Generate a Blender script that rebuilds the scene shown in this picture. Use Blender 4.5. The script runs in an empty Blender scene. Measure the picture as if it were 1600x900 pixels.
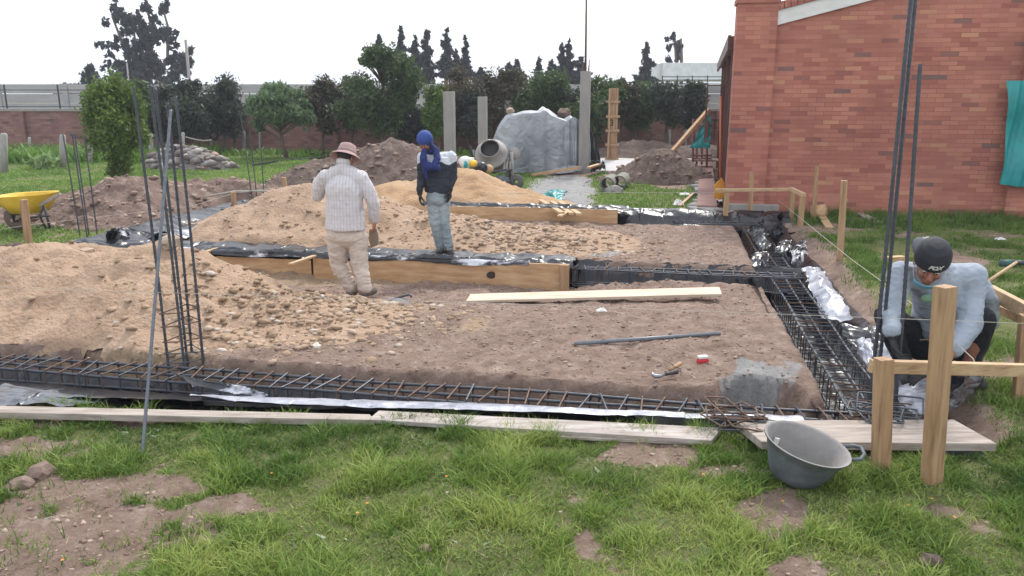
import bpy, bmesh, math, random
import numpy as np
from mathutils import Vector, Matrix, Quaternion, noise as mnoise
SC = bpy.context.scene
COL = SC.collection
R = math.radians
rnd = random.Random(7)
nrs = np.random.RandomState(11)

# ------------------------------------------------------------------ camera
F = 1250.0; H = 2.05; PITCH = math.atan(302/1250)
CP, SP = math.cos(PITCH), math.sin(PITCH)
cam = bpy.data.objects.new('camera', bpy.data.cameras.new('camera'))
COL.objects.link(cam); SC.camera = cam
cam.location = (0, 0, H); cam.rotation_euler = (R(90) - PITCH, 0, 0)
cam.data.sensor_width = 36; cam.data.lens = F/1600*36
cam.data.clip_start = .05; cam.data.clip_end = 3000

# ------------------------------------------------------------------ world, sun, exposure
SUN_EL, SUN_AZ = 48, 20          # azimuth measured from +Y towards +X : soft sun behind the cloud, ahead of the camera
w = bpy.data.worlds.new('World'); SC.world = w; w.use_nodes = True
nt = w.node_tree; N = nt.nodes; LK = nt.links
bg = N['Background']
sky = N.new('ShaderNodeTexSky'); sky.sky_type = 'NISHITA'; sky.sun_disc = False
sky.sun_elevation = R(SUN_EL); sky.sun_rotation = R(SUN_AZ); sky.air_density = 1.2; sky.dust_density = 4; sky.ozone_density = 1
tc = N.new('ShaderNodeTexCoord'); mp = N.new('ShaderNodeMapping'); mp.inputs['Scale'].default_value = (1, 1, 3)
cn = N.new('ShaderNodeTexNoise'); cn.inputs['Scale'].default_value = 2.2; cn.inputs['Detail'].default_value = 7
LK.new(tc.outputs['Generated'], mp.inputs[0]); LK.new(mp.outputs[0], cn.inputs['Vector'])
cr = N.new('ShaderNodeValToRGB'); cr.color_ramp.elements[0].position = .30; cr.color_ramp.elements[1].position = .62
cr.color_ramp.elements[0].color = (.62, .62, .62, 1); cr.color_ramp.elements[1].color = (.97, .97, .97, 1)
mx = N.new('ShaderNodeMix'); mx.data_type = 'RGBA'
LK.new(cn.outputs[0], cr.inputs[0]); LK.new(cr.outputs[0], mx.inputs[0])
LK.new(sky.outputs[0], mx.inputs[6]); mx.inputs[7].default_value = (9.4, 9.8, 10.6, 1)
LK.new(mx.outputs[2], bg.inputs['Color']); bg.inputs['Strength'].default_value = .098
sl = bpy.data.lights.new('sun', 'SUN'); sl.energy = 2.1; sl.angle = R(11); sl.color = (1, .96, .9)
so = bpy.data.objects.new('sun', sl); COL.objects.link(so)
sd = Vector((math.sin(R(SUN_AZ))*math.cos(R(SUN_EL)), math.cos(R(SUN_AZ))*math.cos(R(SUN_EL)), math.sin(R(SUN_EL))))
so.rotation_euler = sd.to_track_quat('Z', 'Y').to_euler(); so.location = (0, 0, 20)
SC.view_settings.view_transform = 'Standard'; SC.view_settings.look = 'None'
SC.view_settings.exposure = .76; SC.view_settings.gamma = 1; SC.view_settings.use_curve_mapping = False

# ------------------------------------------------------------------ coordinates
TH = R(10.5); CT, ST = math.cos(TH), math.sin(TH)
E1 = Vector((CT, -ST, 0)); E2 = Vector((ST, CT, 0))
def ray(u, v):
    x, y = (u-800)/F, -(v-450)/F
    return Vector((x, CP + y*SP, -SP + y*CP))
def G(u, v, z=0):
    d = ray(u, v); t = (z-H)/d.z
    return Vector((d.x*t, d.y*t, z))
def at(u, v, Y):
    d = ray(u, v); t = Y/d.y
    return Vector((d.x*t, Y, H + d.z*t))
def P(a, b, z=0): return Vector((a*CT + b*ST, -a*ST + b*CT, z))
def AB(p): return (p[0]*CT - p[1]*ST, p[0]*ST + p[1]*CT)

# ------------------------------------------------------------------ numpy noise
def vn(x, y, s=0):
    xi = np.floor(x).astype(np.int64); yi = np.floor(y).astype(np.int64)
    fx = x-xi; fy = y-yi; fx = fx*fx*(3-2*fx); fy = fy*fy*(3-2*fy)
    def h(i, j):
        n = (i*374761393 + j*668265263 + s*974634777) & 0xffffffff
        n = ((n ^ (n >> 13))*1274126177) & 0xffffffff
        return ((n ^ (n >> 16)) & 0xffff)/65535.0
    return (h(xi, yi)*(1-fx)+h(xi+1, yi)*fx)*(1-fy)+(h(xi, yi+1)*(1-fx)+h(xi+1, yi+1)*fx)*fy
def fbm(x, y, o=4, s=0):
    x = np.asarray(x, float); y = np.asarray(y, float)
    r = 0; a = .5; t = 0
    for i in range(o):
        r = r + a*vn(x, y, s+i*17); t += a; a *= .5; x = x*2.03+5.1; y = y*2.03+9.7
    return r/t
def sst(e0, e1, x):
    t = np.clip((np.asarray(x, float)-e0)/(e1-e0), 0, 1); return t*t*(3-2*t)

# ------------------------------------------------------------------ materials
MATS = {}
def nodes(name):
    m = bpy.data.materials.new(name); m.use_nodes = True
    return m, m.node_tree.nodes, m.node_tree.links, m.node_tree.nodes['Principled BSDF']
def ramp(N, els, interp='LINEAR'):
    r = N.new('ShaderNodeValToRGB'); r.color_ramp.interpolation = interp
    e = r.color_ramp.elements
    while len(e) < len(els): e.new(.5)
    for k, (p, c) in enumerate(els):
        e[k].position = p; e[k].color = (*c, 1)
    return r
def mat(name, c1, c2=None, rough=.8, scale=6, stretch=(1, 1, 1), rot=0, bump=.15, bscale=30, metal=0, spec=.5, c3=None, trans=0, detail=6, bdist=.01):
    m, N, L, b = nodes(name)
    if c2 is None: c2 = tuple(x*.75 for x in c1)
    tc = N.new('ShaderNodeTexCoord'); mp = N.new('ShaderNodeMapping')
    mp.inputs['Scale'].default_value = stretch; mp.inputs['Rotation'].default_value = (0, 0, rot)
    L.new(tc.outputs['Object'], mp.inputs[0])
    oi = N.new('ShaderNodeObjectInfo'); vm = N.new('ShaderNodeVectorMath'); vm.operation = 'MULTIPLY_ADD'
    cx = N.new('ShaderNodeCombineXYZ')
    for i in range(3): L.new(oi.outputs['Random'], cx.inputs[i])
    L.new(cx.outputs[0], vm.inputs[0]); vm.inputs[1].default_value = (13, 13, 13); L.new(mp.outputs[0], vm.inputs[2])
    n = N.new('ShaderNodeTexNoise'); n.inputs['Scale'].default_value = scale; n.inputs['Detail'].default_value = detail; n.inputs['Roughness'].default_value = .65
    L.new(vm.outputs[0], n.inputs['Vector'])
    els = [(.3, c2), (.7, c1)] if c3 is None else [(.28, c2), (.5, c1), (.75, c3)]
    r = ramp(N, els); L.new(n.outputs[0], r.inputs[0]); L.new(r.outputs[0], b.inputs['Base Color'])
    b.inputs['Roughness'].default_value = rough; b.inputs['Metallic'].default_value = metal
    b.inputs['Specular IOR Level'].default_value = spec
    if bump:
        n2 = N.new('ShaderNodeTexNoise'); n2.inputs['Scale'].default_value = bscale; n2.inputs['Detail'].default_value = 5
        L.new(vm.outputs[0], n2.inputs['Vector'])
        bp = N.new('ShaderNodeBump'); bp.inputs['Strength'].default_value = bump; bp.inputs['Distance'].default_value = bdist
        L.new(n2.outputs[0], bp.inputs['Height']); L.new(bp.outputs[0], b.inputs['Normal'])
    MATS[name] = m
    return m
wood_al = mat('wood_along', (.46, .31, .175), (.30, .185, .10), .75, 3, (1.2, 14, 14), TH, .25, 12, c3=(.56, .41, .25))
wood_ac = mat('wood_across', (.46, .32, .19), (.32, .2, .11), .75, 3, (14, 1.2, 14), TH, .25, 12, c3=(.56, .43, .27))
wood_up = mat('wood_upright', (.38, .235, .125), (.17, .095, .05), .75, 2.2, (12, 12, .9), 0, .3, 12, c3=(.48, .33, .19), detail=9)
wood_old = mat('wood_weathered', (.33, .28, .24), (.19, .145, .12), .85, 2.5, (1.2, 10, 10), TH, .35, 14, c3=(.47, .42, .37))
wood_wet = mat('wood_orange_plank', (.47, .29, .15), (.34, .19, .09), .65, 2.2, (.9, 7, 9), TH, .2, 12, c3=(.58, .42, .26))
steel = mat('rebar_steel', (.085, .095, .115), (.05, .055, .065), .5, 20, bump=.3, bscale=90, metal=.35)
rust = mat('rusty_steel', (.13, .08, .058), (.075, .06, .052), .75, 25, bump=.3, bscale=90, metal=.2, c3=(.22, .11, .06))
concrete = mat('concrete', (.33, .31, .29), (.25, .235, .22), .85, 3, (3, 3, .7), 0, .3, 30)
soilm = mat('dark_soil', (.12, .083, .066), (.065, .042, .034), .95, 5, bump=1, bscale=22, bdist=.03, c3=(.19, .14, .115), detail=10)
soilr = mat('reddish_soil', (.155, .102, .08), (.085, .055, .043), .95, 5, bump=1, bscale=22, bdist=.03, c3=(.29, .215, .17), detail=10)
blackpl = mat('black_plastic', (.012, .013, .018), (.008, .008, .012), .28, 5, bump=.5, bscale=9, spec=.6, bdist=.03)
silverpl = mat('silver_plastic', (.36, .37, .42), (.16, .17, .21), .36, 5, bump=.7, bscale=9, metal=.35, bdist=.03, c3=(.56, .57, .61))
streakpl = mat('black_and_silver_plastic', (.03, .032, .04), (.010, .011, .015), .3, 1.6, (1, 3, 2), TH, .5, 9, metal=.1, c3=(.62, .63, .68), bdist=.03)
_r = [n for n in streakpl.node_tree.nodes if n.type == 'VALTORGB'][0].color_ramp.elements; _r[1].position = .53; _r[2].position = .60
tealpl = mat('teal_plastic', (.015, .30, .30), (.01, .22, .23), .42, 3, bump=.4, bscale=7, bdist=.03)
brownmetal = mat('brown_painted_metal', (.11, .045, .035), (.08, .03, .025), .5, 3, bump=0)
whitep = mat('white_painted', (.72, .71, .68), (.58, .57, .55), .7, 3, (1, 1, 3), 0, .1, 20)
bark = mat('bark', (.16, .12, .09), (.08, .06, .045), .9, 4, (4, 4, 1), 0, .6, 12)
string_m = mat('string', (.5, .47, .4), None, .8, 9, bump=0)

def leafmat(name, c1, c2, c3, sc=.9):
    m, N, L, b = nodes(name)
    at_ = N.new('ShaderNodeAttribute'); at_.attribute_name = 'tint'
    r = ramp(N, [(0, c2), (.5, c1), (1, c3)]); L.new(at_.outputs['Fac'], r.inputs[0])
    L.new(r.outputs[0], b.inputs['Base Color']); b.inputs['Roughness'].default_value = .55
    b.inputs['Specular IOR Level'].default_value = .35
    tr = N.new('ShaderNodeBsdfTranslucent'); L.new(r.outputs[0], tr.inputs['Color'])
    ms = N.new('ShaderNodeMixShader'); ms.inputs[0].default_value = .3
    L.new(b.outputs[0], ms.inputs[1]); L.new(tr.outputs[0], ms.inputs[2])
    L.new(ms.outputs[0], N['Material Output'].inputs['Surface'])
    return m

# ------------------------------------------------------------------ mesh builder
class MB:
    def __init__(s): s.v = []; s.f = []; s.mi = []
    def add(s, vs, fs, m=0):
        o = len(s.v); s.v += [Vector(x) for x in vs]
        s.f += [[i+o for i in f] for f in fs]; s.mi += [m]*len(fs); return s
    def box(s, c, size, rot=None, m=0):
        x, y, z = [q/2 for q in size]
        vs = [Vector((i*x, j*y, k*z)) for k in (-1, 1) for j in (-1, 1) for i in (-1, 1)]
        if rot is not None: vs = [rot @ q for q in vs]
        c = Vector(c)
        return s.add([q+c for q in vs], [(0, 2, 3, 1), (4, 5, 7, 6), (0, 1, 5, 4), (2, 6, 7, 3), (0, 4, 6, 2), (1, 3, 7, 5)], m)
    def abox(s, a0, a1, b0, b1, z0, z1, m=0):      # box aligned with the site axes
        return s.box(P((a0+a1)/2, (b0+b1)/2, (z0+z1)/2), (abs(a1-a0), abs(b1-b0), abs(z1-z0)), Matrix.Rotation(-TH, 3, 'Z'), m)
    def beam(s, p, q, w, h, up=(0, 0, 1), m=0):
        p, q = Vector(p), Vector(q); d = (q-p); l = d.length; d = d/l; up = Vector(up)
        if abs(d.dot(up)) > .98: up = E2
        sd = d.cross(up).normalized(); uu = sd.cross(d)
        rot = Matrix((d, sd, uu)).transposed()
        return s.box((p+q)/2, (l, w, h), rot, m)
    def tube(s, pts, r, n=8, m=0, cap=True):
        pts = [Vector(p) for p in pts]
        if not hasattr(r, '__len__'): r = [r]*len(pts)
        o = len(s.v); prev = None
        for i, p in enumerate(pts):
            t = (pts[min(i+1, len(pts)-1)]-pts[max(i-1, 0)])
            t = t.normalized() if t.length > 1e-9 else Vector((0, 0, 1))
            if prev is None:
                prev = t.orthogonal().normalized()
            prev = (prev - t*prev.dot(t)).normalized(); q = t.cross(prev)
            for k in range(n):
                an = 2*math.pi*k/n; s.v.append(p+(prev*math.cos(an)+q*math.sin(an))*r[i])
        for i in range(len(pts)-1):
            for k in range(n):
                a = o+i*n+k; b = o+i*n+(k+1) % n
                s.f.append([a, b, b+n, a+n]); s.mi.append(m)
        if cap:
            s.f.append([o+k for k in range(n)][::-1]); s.mi.append(m)
            e = o+(len(pts)-1)*n; s.f.append([e+k for k in range(n)]); s.mi.append(m)
        return s
    def ell(s, c, r, n=16, k=10, rot=None, m=0):
        c = Vector(c); o = len(s.v)
        if not hasattr(r, '__len__'): r = (r, r, r)
        for i in range(k+1):
            ph = math.pi*i/k
            for j in range(n):
                t = 2*math.pi*j/n
                q = Vector((r[0]*math.sin(ph)*math.cos(t), r[1]*math.sin(ph)*math.sin(t), r[2]*math.cos(ph)))
                if rot is not None: q = rot @ q
                s.v.append(c+q)
        for i in range(k):
            for j in range(n):
                a = o+i*n+j; b = o+i*n+(j+1) % n
                s.f.append([a, a+n, b+n, b]); s.mi.append(m)
        return s
    def cap(s, p, q, r0, r1, n=14):       # tapered capsule, closed pieces for the voxel union
        s.tube([p, q], [r0, r1], n); s.ell(p, r0, n, 8); s.ell(q, r1, n, 8); return s
    def lathe(s, prof, c=(0, 0, 0), rot=None, n=28, m=0, sx=1, sy=1):
        c = Vector(c); o = len(s.v)
        for r_, z in prof:
            for k in range(n):
                a = 2*math.pi*k/n; q = Vector((r_*math.cos(a)*sx, r_*math.sin(a)*sy, z))
                if rot is not None: q = rot @ q
                s.v.append(c+q)
        for i in range(len(prof)-1):
            for k in range(n):
                a = o+i*n+k; b = o+i*n+(k+1) % n
                s.f.append([a, b, b+n, a+n]); s.mi.append(m)
        return s
    def prism(s, pts, d, m=0):            # polygon pts extruded by vector d
        n = len(pts); pts = [Vector(p) for p in pts]; d = Vector(d)
        return s.add(pts+[p+d for p in pts], [list(range(n))[::-1], list(range(n, 2*n))]+[[i, (i+1) % n, (i+1) % n+n, i+n] for i in range(n)], m)
    def grid(s, rows, m=0, loop=False):
        o = len(s.v); n = len(rows[0])
        for r_ in rows: s.v += [Vector(p) for p in r_]
        for i in range(len(rows)-1):
            for k in range(n if loop else n-1):
                s.f.append([o+i*n+k, o+i*n+(k+1) % n, o+(i+1)*n+(k+1) % n, o+(i+1)*n+k]); s.mi.append(m)
        return s
    def build(s, name, mats, parent=None, smooth=False, bevel=0):
        me = bpy.data.meshes.new(name); off = parent.location.copy() if parent else Vector((0, 0, 0))
        if parent and parent.parent: off += parent.parent.location
        me.from_pydata([tuple(v-off) for v in s.v], [], s.f)
        if not isinstance(mats, (list, tuple)): mats = [mats]
        for m in mats: me.materials.append(m)
        if len(mats) > 1: me.polygons.foreach_set('material_index', s.mi)
        if smooth: me.polygons.foreach_set('use_smooth', [True]*len(s.f))
        me.update(); o = bpy.data.objects.new(name, me); COL.objects.link(o)
        if parent: o.parent = parent
        if bevel:
            b = o.modifiers.new('bevel', 'BEVEL'); b.width = bevel; b.segments = 2; b.limit_method = 'ANGLE'
        return o

def np_mesh(name, V, Fq, mats, parent=None, tint=None, smooth=False):
    """V (n,3); Fq list of (m,k) index arrays."""
    me = bpy.data.meshes.new(name)
    off = np.array(parent.location if parent else (0, 0, 0))
    V = (V-off).astype(np.float32)
    me.vertices.add(len(V)); me.vertices.foreach_set('co', V.ravel())
    loops = np.concatenate([f.ravel() for f in Fq]); sizes = np.concatenate([np.full(len(f), f.shape[1]) for f in Fq])
    me.loops.add(len(loops)); me.loops.foreach_set('vertex_index', loops.astype(np.int32))
    me.polygons.add(len(sizes)); st = np.concatenate([[0], np.cumsum(sizes)[:-1]])
    me.polygons.foreach_set('loop_start', st.astype(np.int32))
    if smooth: me.polygons.foreach_set('use_smooth', np.ones(len(sizes), bool))
    me.update(calc_edges=True); me.validate()
    if tint is not None:
        at_ = me.attributes.new('tint', 'FLOAT', 'POINT'); at_.data.foreach_set('value', tint.astype(np.float32))
    me.materials.append(mats)
    o = bpy.data.objects.new(name, me); COL.objects.link(o)
    if parent: o.parent = parent
    return o
def tag(o, label=None, cat=None, group=None, kind=None):
    if label: o['label'] = label
    if cat: o['category'] = cat
    if group: o['group'] = group
    if kind: o['kind'] = kind
    return o
def thing(name, label, cat, loc=(0, 0, 0), group=None):
    o = bpy.data.objects.new(name, None); COL.objects.link(o); o.location = loc; o.empty_display_size = .1
    return tag(o, label, cat, group)
def copy_tree(o, parent=None):
    c = o.copy(); COL.objects.link(c)
    if parent: c.parent = parent
    for ch in list(o.children): copy_tree(ch, c)
    return c

# ================================================================== GROUND
def bfront(a): return 4.42 + (np.asarray(a, float)+4.3)*.098
def box_m(a, b, a0, a1, b0, b1, s):
    return sst(-s, s, a-a0)*sst(-s, s, a1-a)*sst(-s, s, b-b0)*sst(-s, s, b1-b)
def patch(X, Y, u, v, ru, rv):           # elliptical patch laid round the ground point of (u, v)
    g = G(u, v); gx = abs(G(u+ru, v).x-g.x); gy = abs(G(u, v-rv).y-G(u, v+rv).y)/2
    return np.exp(-(((X-g.x)/gx)**2+((Y-g.y)/gy)**2)*1.1)
BARE = [(70, 850, 200, 75), (180, 765, 130, 20), (40, 705, 110, 25), (1000, 712, 110, 22), (1205, 795, 60, 34), (1130, 735, 60, 10), (360, 790, 60, 18), (1470, 800, 40, 10), (1240, 895, 50, 14), (120, 655, 160, 12), (1450, 882, 30, 8)]
def bare_near(X, Y):
    m = 0
    for p_ in BARE: m = np.maximum(m, patch(X, Y, *p_)*1.25)
    return np.clip(m - .04 + 1.05*(fbm(X*2.6, Y*2.6, 4, 5)-.5) + .9*(fbm(X*9, Y*9, 3, 8)-.5), 0, 1)
def height(X, Y, detail=True):
    X = np.asarray(X, float); Y = np.asarray(Y, float)
    a = X*CT-Y*ST; b = X*ST+Y*CT
    n1 = fbm(X*1.1, Y*1.1, 4, 1)-.5; n2 = fbm(X*5, Y*5, 4, 2)-.5; n3 = fbm(X*14, Y*14, 3, 3)-.5
    wob = .09*n2+.12*n1
    z = .05*n1 + .03*n2
    far = sst(14, 22, Y)
    p1 = box_m(a+wob, b+wob, -9, 1.2, 5.4, 9.25, .07); p2 = box_m(a+wob, b+wob, -7.1, 1.18, 9.8, 13.0, .07)
    z = z + p1*(-.22*sst(7.0, 8.9, b)*(1-.55*sst(-1.2, .6, a)) + .03 + .045*n2+.03*n3) + p2*(.03+.05*n2+.03*n3)
    wob2 = wob*.6
    t = box_m(a, b+wob2, -9, 1.95, bfront(a)-.02, 5.44, .05)
    t = np.maximum(t, box_m(a+wob2, b, 1.22, 1.95, 4.75, 13.75, .06))
    t = np.maximum(t, box_m(a, b+wob2, -8.0, 1.9, 9.28, 9.78, .05))
    t = np.maximum(t, box_m(a, b+wob2, -7.9, 1.9, 13.05, 13.6, .06))
    t = np.maximum(t, box_m(a+wob2, b, -7.9, -7.1, 9.3, 13.6, .06))
    nic = sst(1.2, .95, np.sqrt(((a-.74)/.27)**2+((b-5.45)/.34)**2)+n2*.5)
    t = np.maximum(t, nic*.85)
    z = z*(1-t)-.42*t
    z = z + .03*n3*sst(.1, .6, bare_near(X, Y))*(b < 4.9)
    # trampled lip right of the trench
    z = z - .10*sst(2.25, 2.0, a)*sst(1.9, 2.0, a)*(b > 4.6)*(b < 13.5)
    z = z*(1-far) + far*(.12*n1)
    return z
def masks(X, Y):
    a = X*CT-Y*ST; b = X*ST+Y*CT
    n = fbm(X*1.7, Y*1.7, 5, 21); n4 = fbm(X*.5, Y*.5, 3, 31); n2 = fbm(X*6, Y*6, 4, 22)
    near = (b < bfront(a)).astype(float)
    g = near*(1-sst(.28, .6, bare_near(X, Y)))
    right = (a > 2.0)*(b >= bfront(a))*(Y < 15.4)
    gr = sst(2.0, 2.5, a+.7*(n-.5))*(1-.9*sst(.55, .68, n+.12*(n2-.5)))
    g = np.maximum(g, right*gr)
    left = sst(-8.0, -8.6, a+1.2*(n-.5))
    g = np.maximum(g, left*(b > 5)*(Y < 27)*sst(.1, .3, n))
    lawn = sst(13.9, 14.5, b+1.5*(n-.5))*sst(-2.6, -3.4, a+.8*(n-.5))*sst(25.5, 24.0, Y+1.5*(n-.5))
    g = np.maximum(g, lawn)
    back = sst(31, 27.5, Y)*sst(25.8, 27.0, Y)*.8
    g = np.maximum(g, back*sst(.35, .6, n)); g = np.maximum(g, sst(29, 31, Y)*.8)
    mid = patch(X, Y, 1020, 312, 95, 24)*1.3 + patch(X, Y, 1120, 290, 50, 14)*1.0+patch(X, Y, 960, 283, 40, 14)
    g = np.maximum(g, sst(.35, .7, mid+.9*(n-.5)))
    # dry yellow sand dust spread over the pads
    s = sst(.15, 1.0, 1.1*patch(X, Y, 370, 500, 200, 55)+patch(X, Y, 745, 510, 45, 16)*.8+.8*patch(X, Y, 840, 395, 190, 32)+.7*patch(X, Y, 600, 480, 120, 18)+.4*patch(X, Y, 300, 520, 220, 40)+.9*(n-.5)+.5*(n2-.5))
    s = np.maximum(s, sst(.3, .7, patch(X, Y, 560, 405, 200, 22)))
    s = s*(b > 5.3)*(a < 1.0)
    track = sst(23.6, 25.2, Y+1.2*(n-.5))*sst(29, 26.8, Y+(n-.5))*(X < 0)
    s = np.maximum(s, track*.55)
    # grey cement dust and slurry
    c = sst(.3, .8, patch(X, Y, 870, 292, 90, 10)*1.2+.8*patch(X, Y, 820, 285, 160, 22)+(1.15-1.3*(n-.35)+.7*(n2-.5))*patch(X, Y, 1190, 582, 95, 34)+.7*patch(X, Y, 950, 398, 60, 12)+.5*patch(X, Y, 760, 602, 60, 8)+.6*patch(X, Y, 880, 315, 90, 15)+.8*(n2-.5))
    return g, s, c
XS = np.concatenate([-np.geomspace(400, 9, 36)[:-1], np.arange(-9, 6.5, .045), np.geomspace(6.5, 400, 40)])
YS = np.concatenate([[-20, -5, 0, 1.5], np.arange(2.6, 14.5, .045), np.geomspace(14.5, 32, 150)[1:], np.geomspace(32, 900, 24)[1:]])
GX, GY = np.meshgrid(XS, YS)
GZ = height(GX, GY)
V = np.stack([GX, GY, GZ], -1).reshape(-1, 3)
nx, ny = len(XS), len(YS)
ii = (np.arange(ny-1)[:, None]*nx+np.arange(nx-1)[None, :]).ravel()
Fq = np.stack([ii, ii+1, ii+1+nx, ii+nx], 1)
gm, N, L, b = nodes('ground_soil_and_turf')
ga = N.new('ShaderNodeAttribute'); ga.attribute_name = 'zone'
sp = N.new('ShaderNodeSeparateColor'); L.new(ga.outputs['Color'], sp.inputs[0])
tc = N.new('ShaderNodeTexCoord')
def gnoise(sc, det=8, ro=.65):
    n = N.new('ShaderNodeTexNoise'); n.inputs['Scale'].default_value = sc; n.inputs['Detail'].default_value = det; n.inputs['Roughness'].default_value = ro
    L.new(tc.outputs['Object'], n.inputs['Vector']); return n
n1 = gnoise(5.5, 12, .8); n2 = gnoise(28, 6, .7); n3 = gnoise(1.0, 4)
soil = ramp(N, [(.30, (.10, .064, .047)), (.43, (.225, .155, .12)), (.55, (.30, .215, .172)), (.68, (.44, .35, .29))]); L.new(n1.outputs[0], soil.inputs[0])
sand = ramp(N, [(.3, (.25, .175, .115)), (.55, (.37, .27, .18)), (.75, (.48, .37, .27))]); L.new(n2.outputs[0], sand.inputs[0])
cem = ramp(N, [(.3, (.20, .195, .19)), (.7, (.42, .41, .40))]); L.new(n1.outputs[0], cem.inputs[0])
grs = ramp(N, [(.3, (.11, .095, .045)), (.5, (.15, .165, .06)), (.75, (.20, .22, .09))]); L.new(n1.outputs[0], grs.inputs[0])
def mixm(fac, A, B, pert=.5):
    ad = N.new('ShaderNodeMath'); ad.operation = 'MULTIPLY_ADD'; L.new(n2.outputs[0], ad.inputs[0]); ad.inputs[1].default_value = pert
    L.new(fac, ad.inputs[2])
    mr = N.new('ShaderNodeMapRange'); mr.inputs[1].default_value = .35+pert*.5; mr.inputs[2].default_value = .65+pert*.5; L.new(ad.outputs[0], mr.inputs[0])
    mx = N.new('ShaderNodeMix'); mx.data_type = 'RGBA'; L.new(mr.outputs[0], mx.inputs[0]); L.new(A, mx.inputs[6]); L.new(B, mx.inputs[7]); return mx.outputs[2]
o_ = mixm(sp.outputs['Green'], soil.outputs[0], sand.outputs[0], 1.8)
o_ = mixm(sp.outputs['Blue'], o_, cem.outputs[0], .6)
o_ = mixm(sp.outputs['Red'], o_, grs.outputs[0], 1.5)
L.new(o_, b.inputs['Base Color']); b.inputs['Roughness'].default_value = .95; b.inputs['Specular IOR Level'].default_value = .2
bp = N.new('ShaderNodeBump'); bp.inputs['Strength'].default_value = 1; bp.inputs['Distance'].default_value = .045
ad = N.new('ShaderNodeMath'); ad.operation = 'MULTIPLY_ADD'; L.new(n2.outputs[0], ad.inputs[0]); ad.inputs[1].default_value = .5; L.new(n1.outputs[0], ad.inputs[2])
L.new(ad.outputs[0], bp.inputs['Height']); L.new(bp.outputs[0], b.inputs['Normal'])
ground = np_mesh('ground', V, [Fq], gm, smooth=True)
g_, s_, c_ = masks(GX.ravel(), GY.ravel())
ca = ground.data.attributes.new('zone', 'FLOAT_COLOR', 'POINT')
ca.data.foreach_set('color', np.stack([g_, s_, c_, np.ones_like(g_)], 1).astype(np.float32).ravel())
tag(ground, kind='structure')

# ------------------------------------------------------------------ grass
def blades(name, label, X, Y, hgt, wid, mat_, lean=.55, tint=None, zoff=-.01):
    n = len(X); Z = height(X, Y)+zoff
    th = nrs.rand(n)*2*np.pi; ln = lean*(.25+nrs.rand(n))*hgt; ph = nrs.rand(n)*2*np.pi
    dx, dy = np.cos(th), np.sin(th); wx, wy = np.cos(ph)*wid/2, np.sin(ph)*wid/2
    B = np.stack([X, Y, Z], 1)
    def pt(s, t, k): return B+np.stack([s*wx+dx*ln*k, s*wy+dy*ln*k, hgt*t], 1)
    Vv = np.concatenate([pt(-1, 0, 0), pt(1, 0, 0), pt(.75, .55, .3), pt(-.75, .55, .3), pt(0, .93, 1.0)])
    i = np.arange(n)
    f4 = np.stack([i, i+n, i+2*n, i+3*n], 1); f3 = np.stack([i+3*n, i+2*n, i+4*n], 1)
    if tint is None: tint = nrs.rand(n)
    o = np_mesh(name, Vv, [f4, f3], mat_, tint=np.tile(tint, 5))
    return tag(o, label, 'grass', kind='stuff')
gmat = leafmat('grass_blade', (.165, .265, .045), (.07, .135, .025), (.37, .43, .12))
gmat2 = leafmat('lawn_grass', (.14, .26, .04), (.085, .17, .025), (.24, .35, .07))
def scatter(n, x0, x1, y0, y1): return nrs.uniform(x0, x1, n), nrs.uniform(y0, y1, n)
X, Y = scatter(390000, -3.8, 4.6, 2.7, 5.3)
A_, B_ = X*CT-Y*ST, X*ST+Y*CT
g, _, _ = masks(X, Y); tuft = fbm(X*5, Y*5, 3, 41); clump = fbm(X*14, Y*14, 2, 43)
keep = (nrs.rand(len(X)) < (g*.93+.07*sst(.5, .6, clump))*sst(.22, .55, clump*.7+tuft*.3+.06)) & (np.abs(X) < .70*Y+.4) & (B_ < bfront(A_)-.02) | ((A_ > 2.15) & (nrs.rand(len(X)) < g*.5) & (X < .7*Y+.4))
X, Y, tuft, clump = X[keep], Y[keep], tuft[keep], clump[keep]
hg = (.022+.06*nrs.rand(len(X))**2)*(.5+.8*sst(.42, .75, tuft)+.7*sst(.60, .72, fbm(X*3.3, Y*3.3, 3, 49)))
tn = np.clip(.42+1.5*(fbm(X*2.2, Y*2.2, 3, 55)-.5)+.7*(nrs.rand(len(X))-.5)+.4*(nrs.rand(len(X)) < .08), 0, 1)
blades('foreground_grass', 'short trampled grass with longer tufts in the foreground', X, Y, hg, .004+.005*nrs.rand(len(X)), gmat, 1.1, tn)
X, Y = scatter(260000, 2.0, 10.5, 4.6, 15.3)
A_, B_ = X*CT-Y*ST, X*ST+Y*CT
g, _, _ = masks(X, Y); tuft = fbm(X*3, Y*3, 3, 45)
keep = (nrs.rand(len(X)) < g*sst(.25, .6, tuft)) & (X < .72*Y) & (A_ > 2.1) & (B_ < 14.8)
X, Y, tuft = X[keep], Y[keep], tuft[keep]
wallg = sst(13.0, 14.4, X*ST+Y*CT)
hg = (.03+.06*nrs.rand(len(X))**2)*(.5+1.1*sst(.4, .75, tuft)+1.6*wallg)
tn = np.clip(.28+.8*(fbm(X*1.5, Y*1.5, 3, 57)-.5)+.5*(nrs.rand(len(X))-.5)-.15*wallg, 0, 1)
blades('verge_grass', 'patchy grass between the trench and the brick building', X, Y, hg, .006+.006*nrs.rand(len(X)), gmat, .9, tn)
X, Y = scatter(260000, -22, 6, 9, 30)
A_, B_ = X*CT-Y*ST, X*ST+Y*CT
g, _, _ = masks(X, Y)
keep = (nrs.rand(len(X)) < g) & (np.abs(X) < .72*Y) & ((A_ < -8) | (B_ > 13.9))
X, Y = X[keep], Y[keep]
tn = np.clip(.5+1.3*(fbm(X*.8, Y*.8, 4, 59)-.5)+.4*(nrs.rand(len(X))-.5), 0, 1)
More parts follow.
